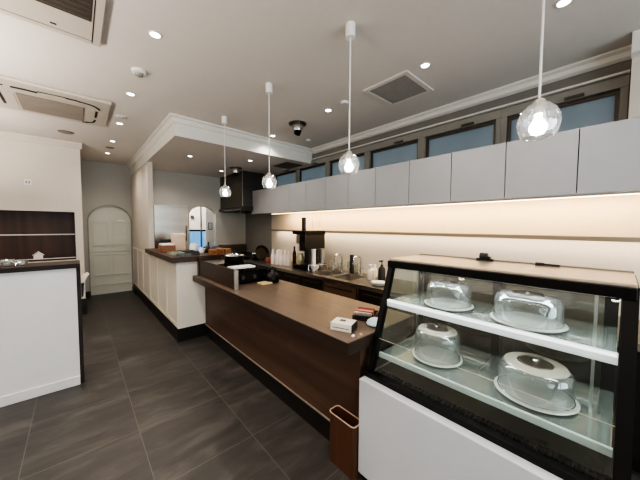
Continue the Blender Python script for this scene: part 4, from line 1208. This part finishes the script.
# daylight at the shop window behind the camera
area('daylight', (0.5, -3.3, 1.4), (math.radians(-90), 0, PI), 4.6, 2.2, 200, (0.88, 0.94, 1.0))
# under the thin shelf
area('shelf_light', (2.99, 2.13, 1.402), (0, math.radians(-35), 0), 0.02, 5.2, 13, (1.0, 0.80, 0.55))
# more ceiling spots over the seating area left of the view
for x_, y_ in ((-1.6, 0.0), (-1.6, 1.8), (-1.4, 4.4), (-2.2, 3.2), (0.445, -0.2), (0.445, -1.8), (2.17, -1.0)):
    spot(x_, y_, ZC - 0.02, 70)
# unseen uplights added at left to brighten the ceiling
for x_, y_, p_ in ((-1.2, 1.2, 62), (-1.2, 3.0, 48), (-1.3, 4.9, 24)):
    area('ceiling_fill_uplight', (x_, y_, 1.9), (PI, 0, 0), 0.5, 0.5, p_, (1, .90, .80))
# passage lamp
lp = bpy.data.lights.new('passage_lamp', 'POINT'); lp.energy = 110; lp.color = (1, .96, .9); lp.shadow_soft_size = 0.1
o = bpy.data.objects.new('passage_lamp', lp); COL.objects.link(o); o.location = (2.0, 7.5, 2.5)
# display case LED
area('case_light', (1.54, 0.47, 1.225), (0, 0, 0), 0.04, 0.9, 2.5, (0.94, 0.98, 1.0))
area('case_light', (1.47, 0.47, 1.005), (0, 0, 0), 0.03, 0.9, 1.5, (0.94, 0.98, 1.0))
# sky outside
wd = bpy.data.worlds.new('world')
scene.world = wd
wd.use_nodes = True
bg = wd.node_tree.nodes['Background']
bg.inputs['Color'].default_value = (0.54, 0.64, 0.71, 1)
bg.inputs['Strength'].default_value = 0.8

# ---------------------------------------------------------------- camera
f_px, yaw, pit, rol = 270.03, 0.73274, 0.050353, 0.005749
cy_, sy_ = math.cos(yaw), math.sin(yaw)
cp, sp_ = math.cos(pit), math.sin(pit)
fwd = Vector((sy_ * cp, cy_ * cp, -sp_))
r_ = Vector((cy_, -sy_, 0))
u_ = r_.cross(fwd)
c_, s_ = math.cos(rol), math.sin(rol)
right = c_ * r_ + s_ * u_
up = -s_ * r_ + c_ * u_
cam = bpy.data.cameras.new('camera')
cam.sensor_fit = 'HORIZONTAL'
cam.sensor_width = 36.0
cam.lens = f_px * 36.0 / 640.0
cam.clip_start = 0.02
co = bpy.data.objects.new('camera', cam)
COL.objects.link(co)
M3 = Matrix((right, up, -fwd)).transposed()
co.matrix_world = Matrix.Translation((0, 0, 1.5)) @ M3.to_4x4()
scene.camera = co
scene.view_settings.view_transform = 'AgX'
scene.view_settings.look = 'AgX - High Contrast'
scene.view_settings.exposure = -0.2
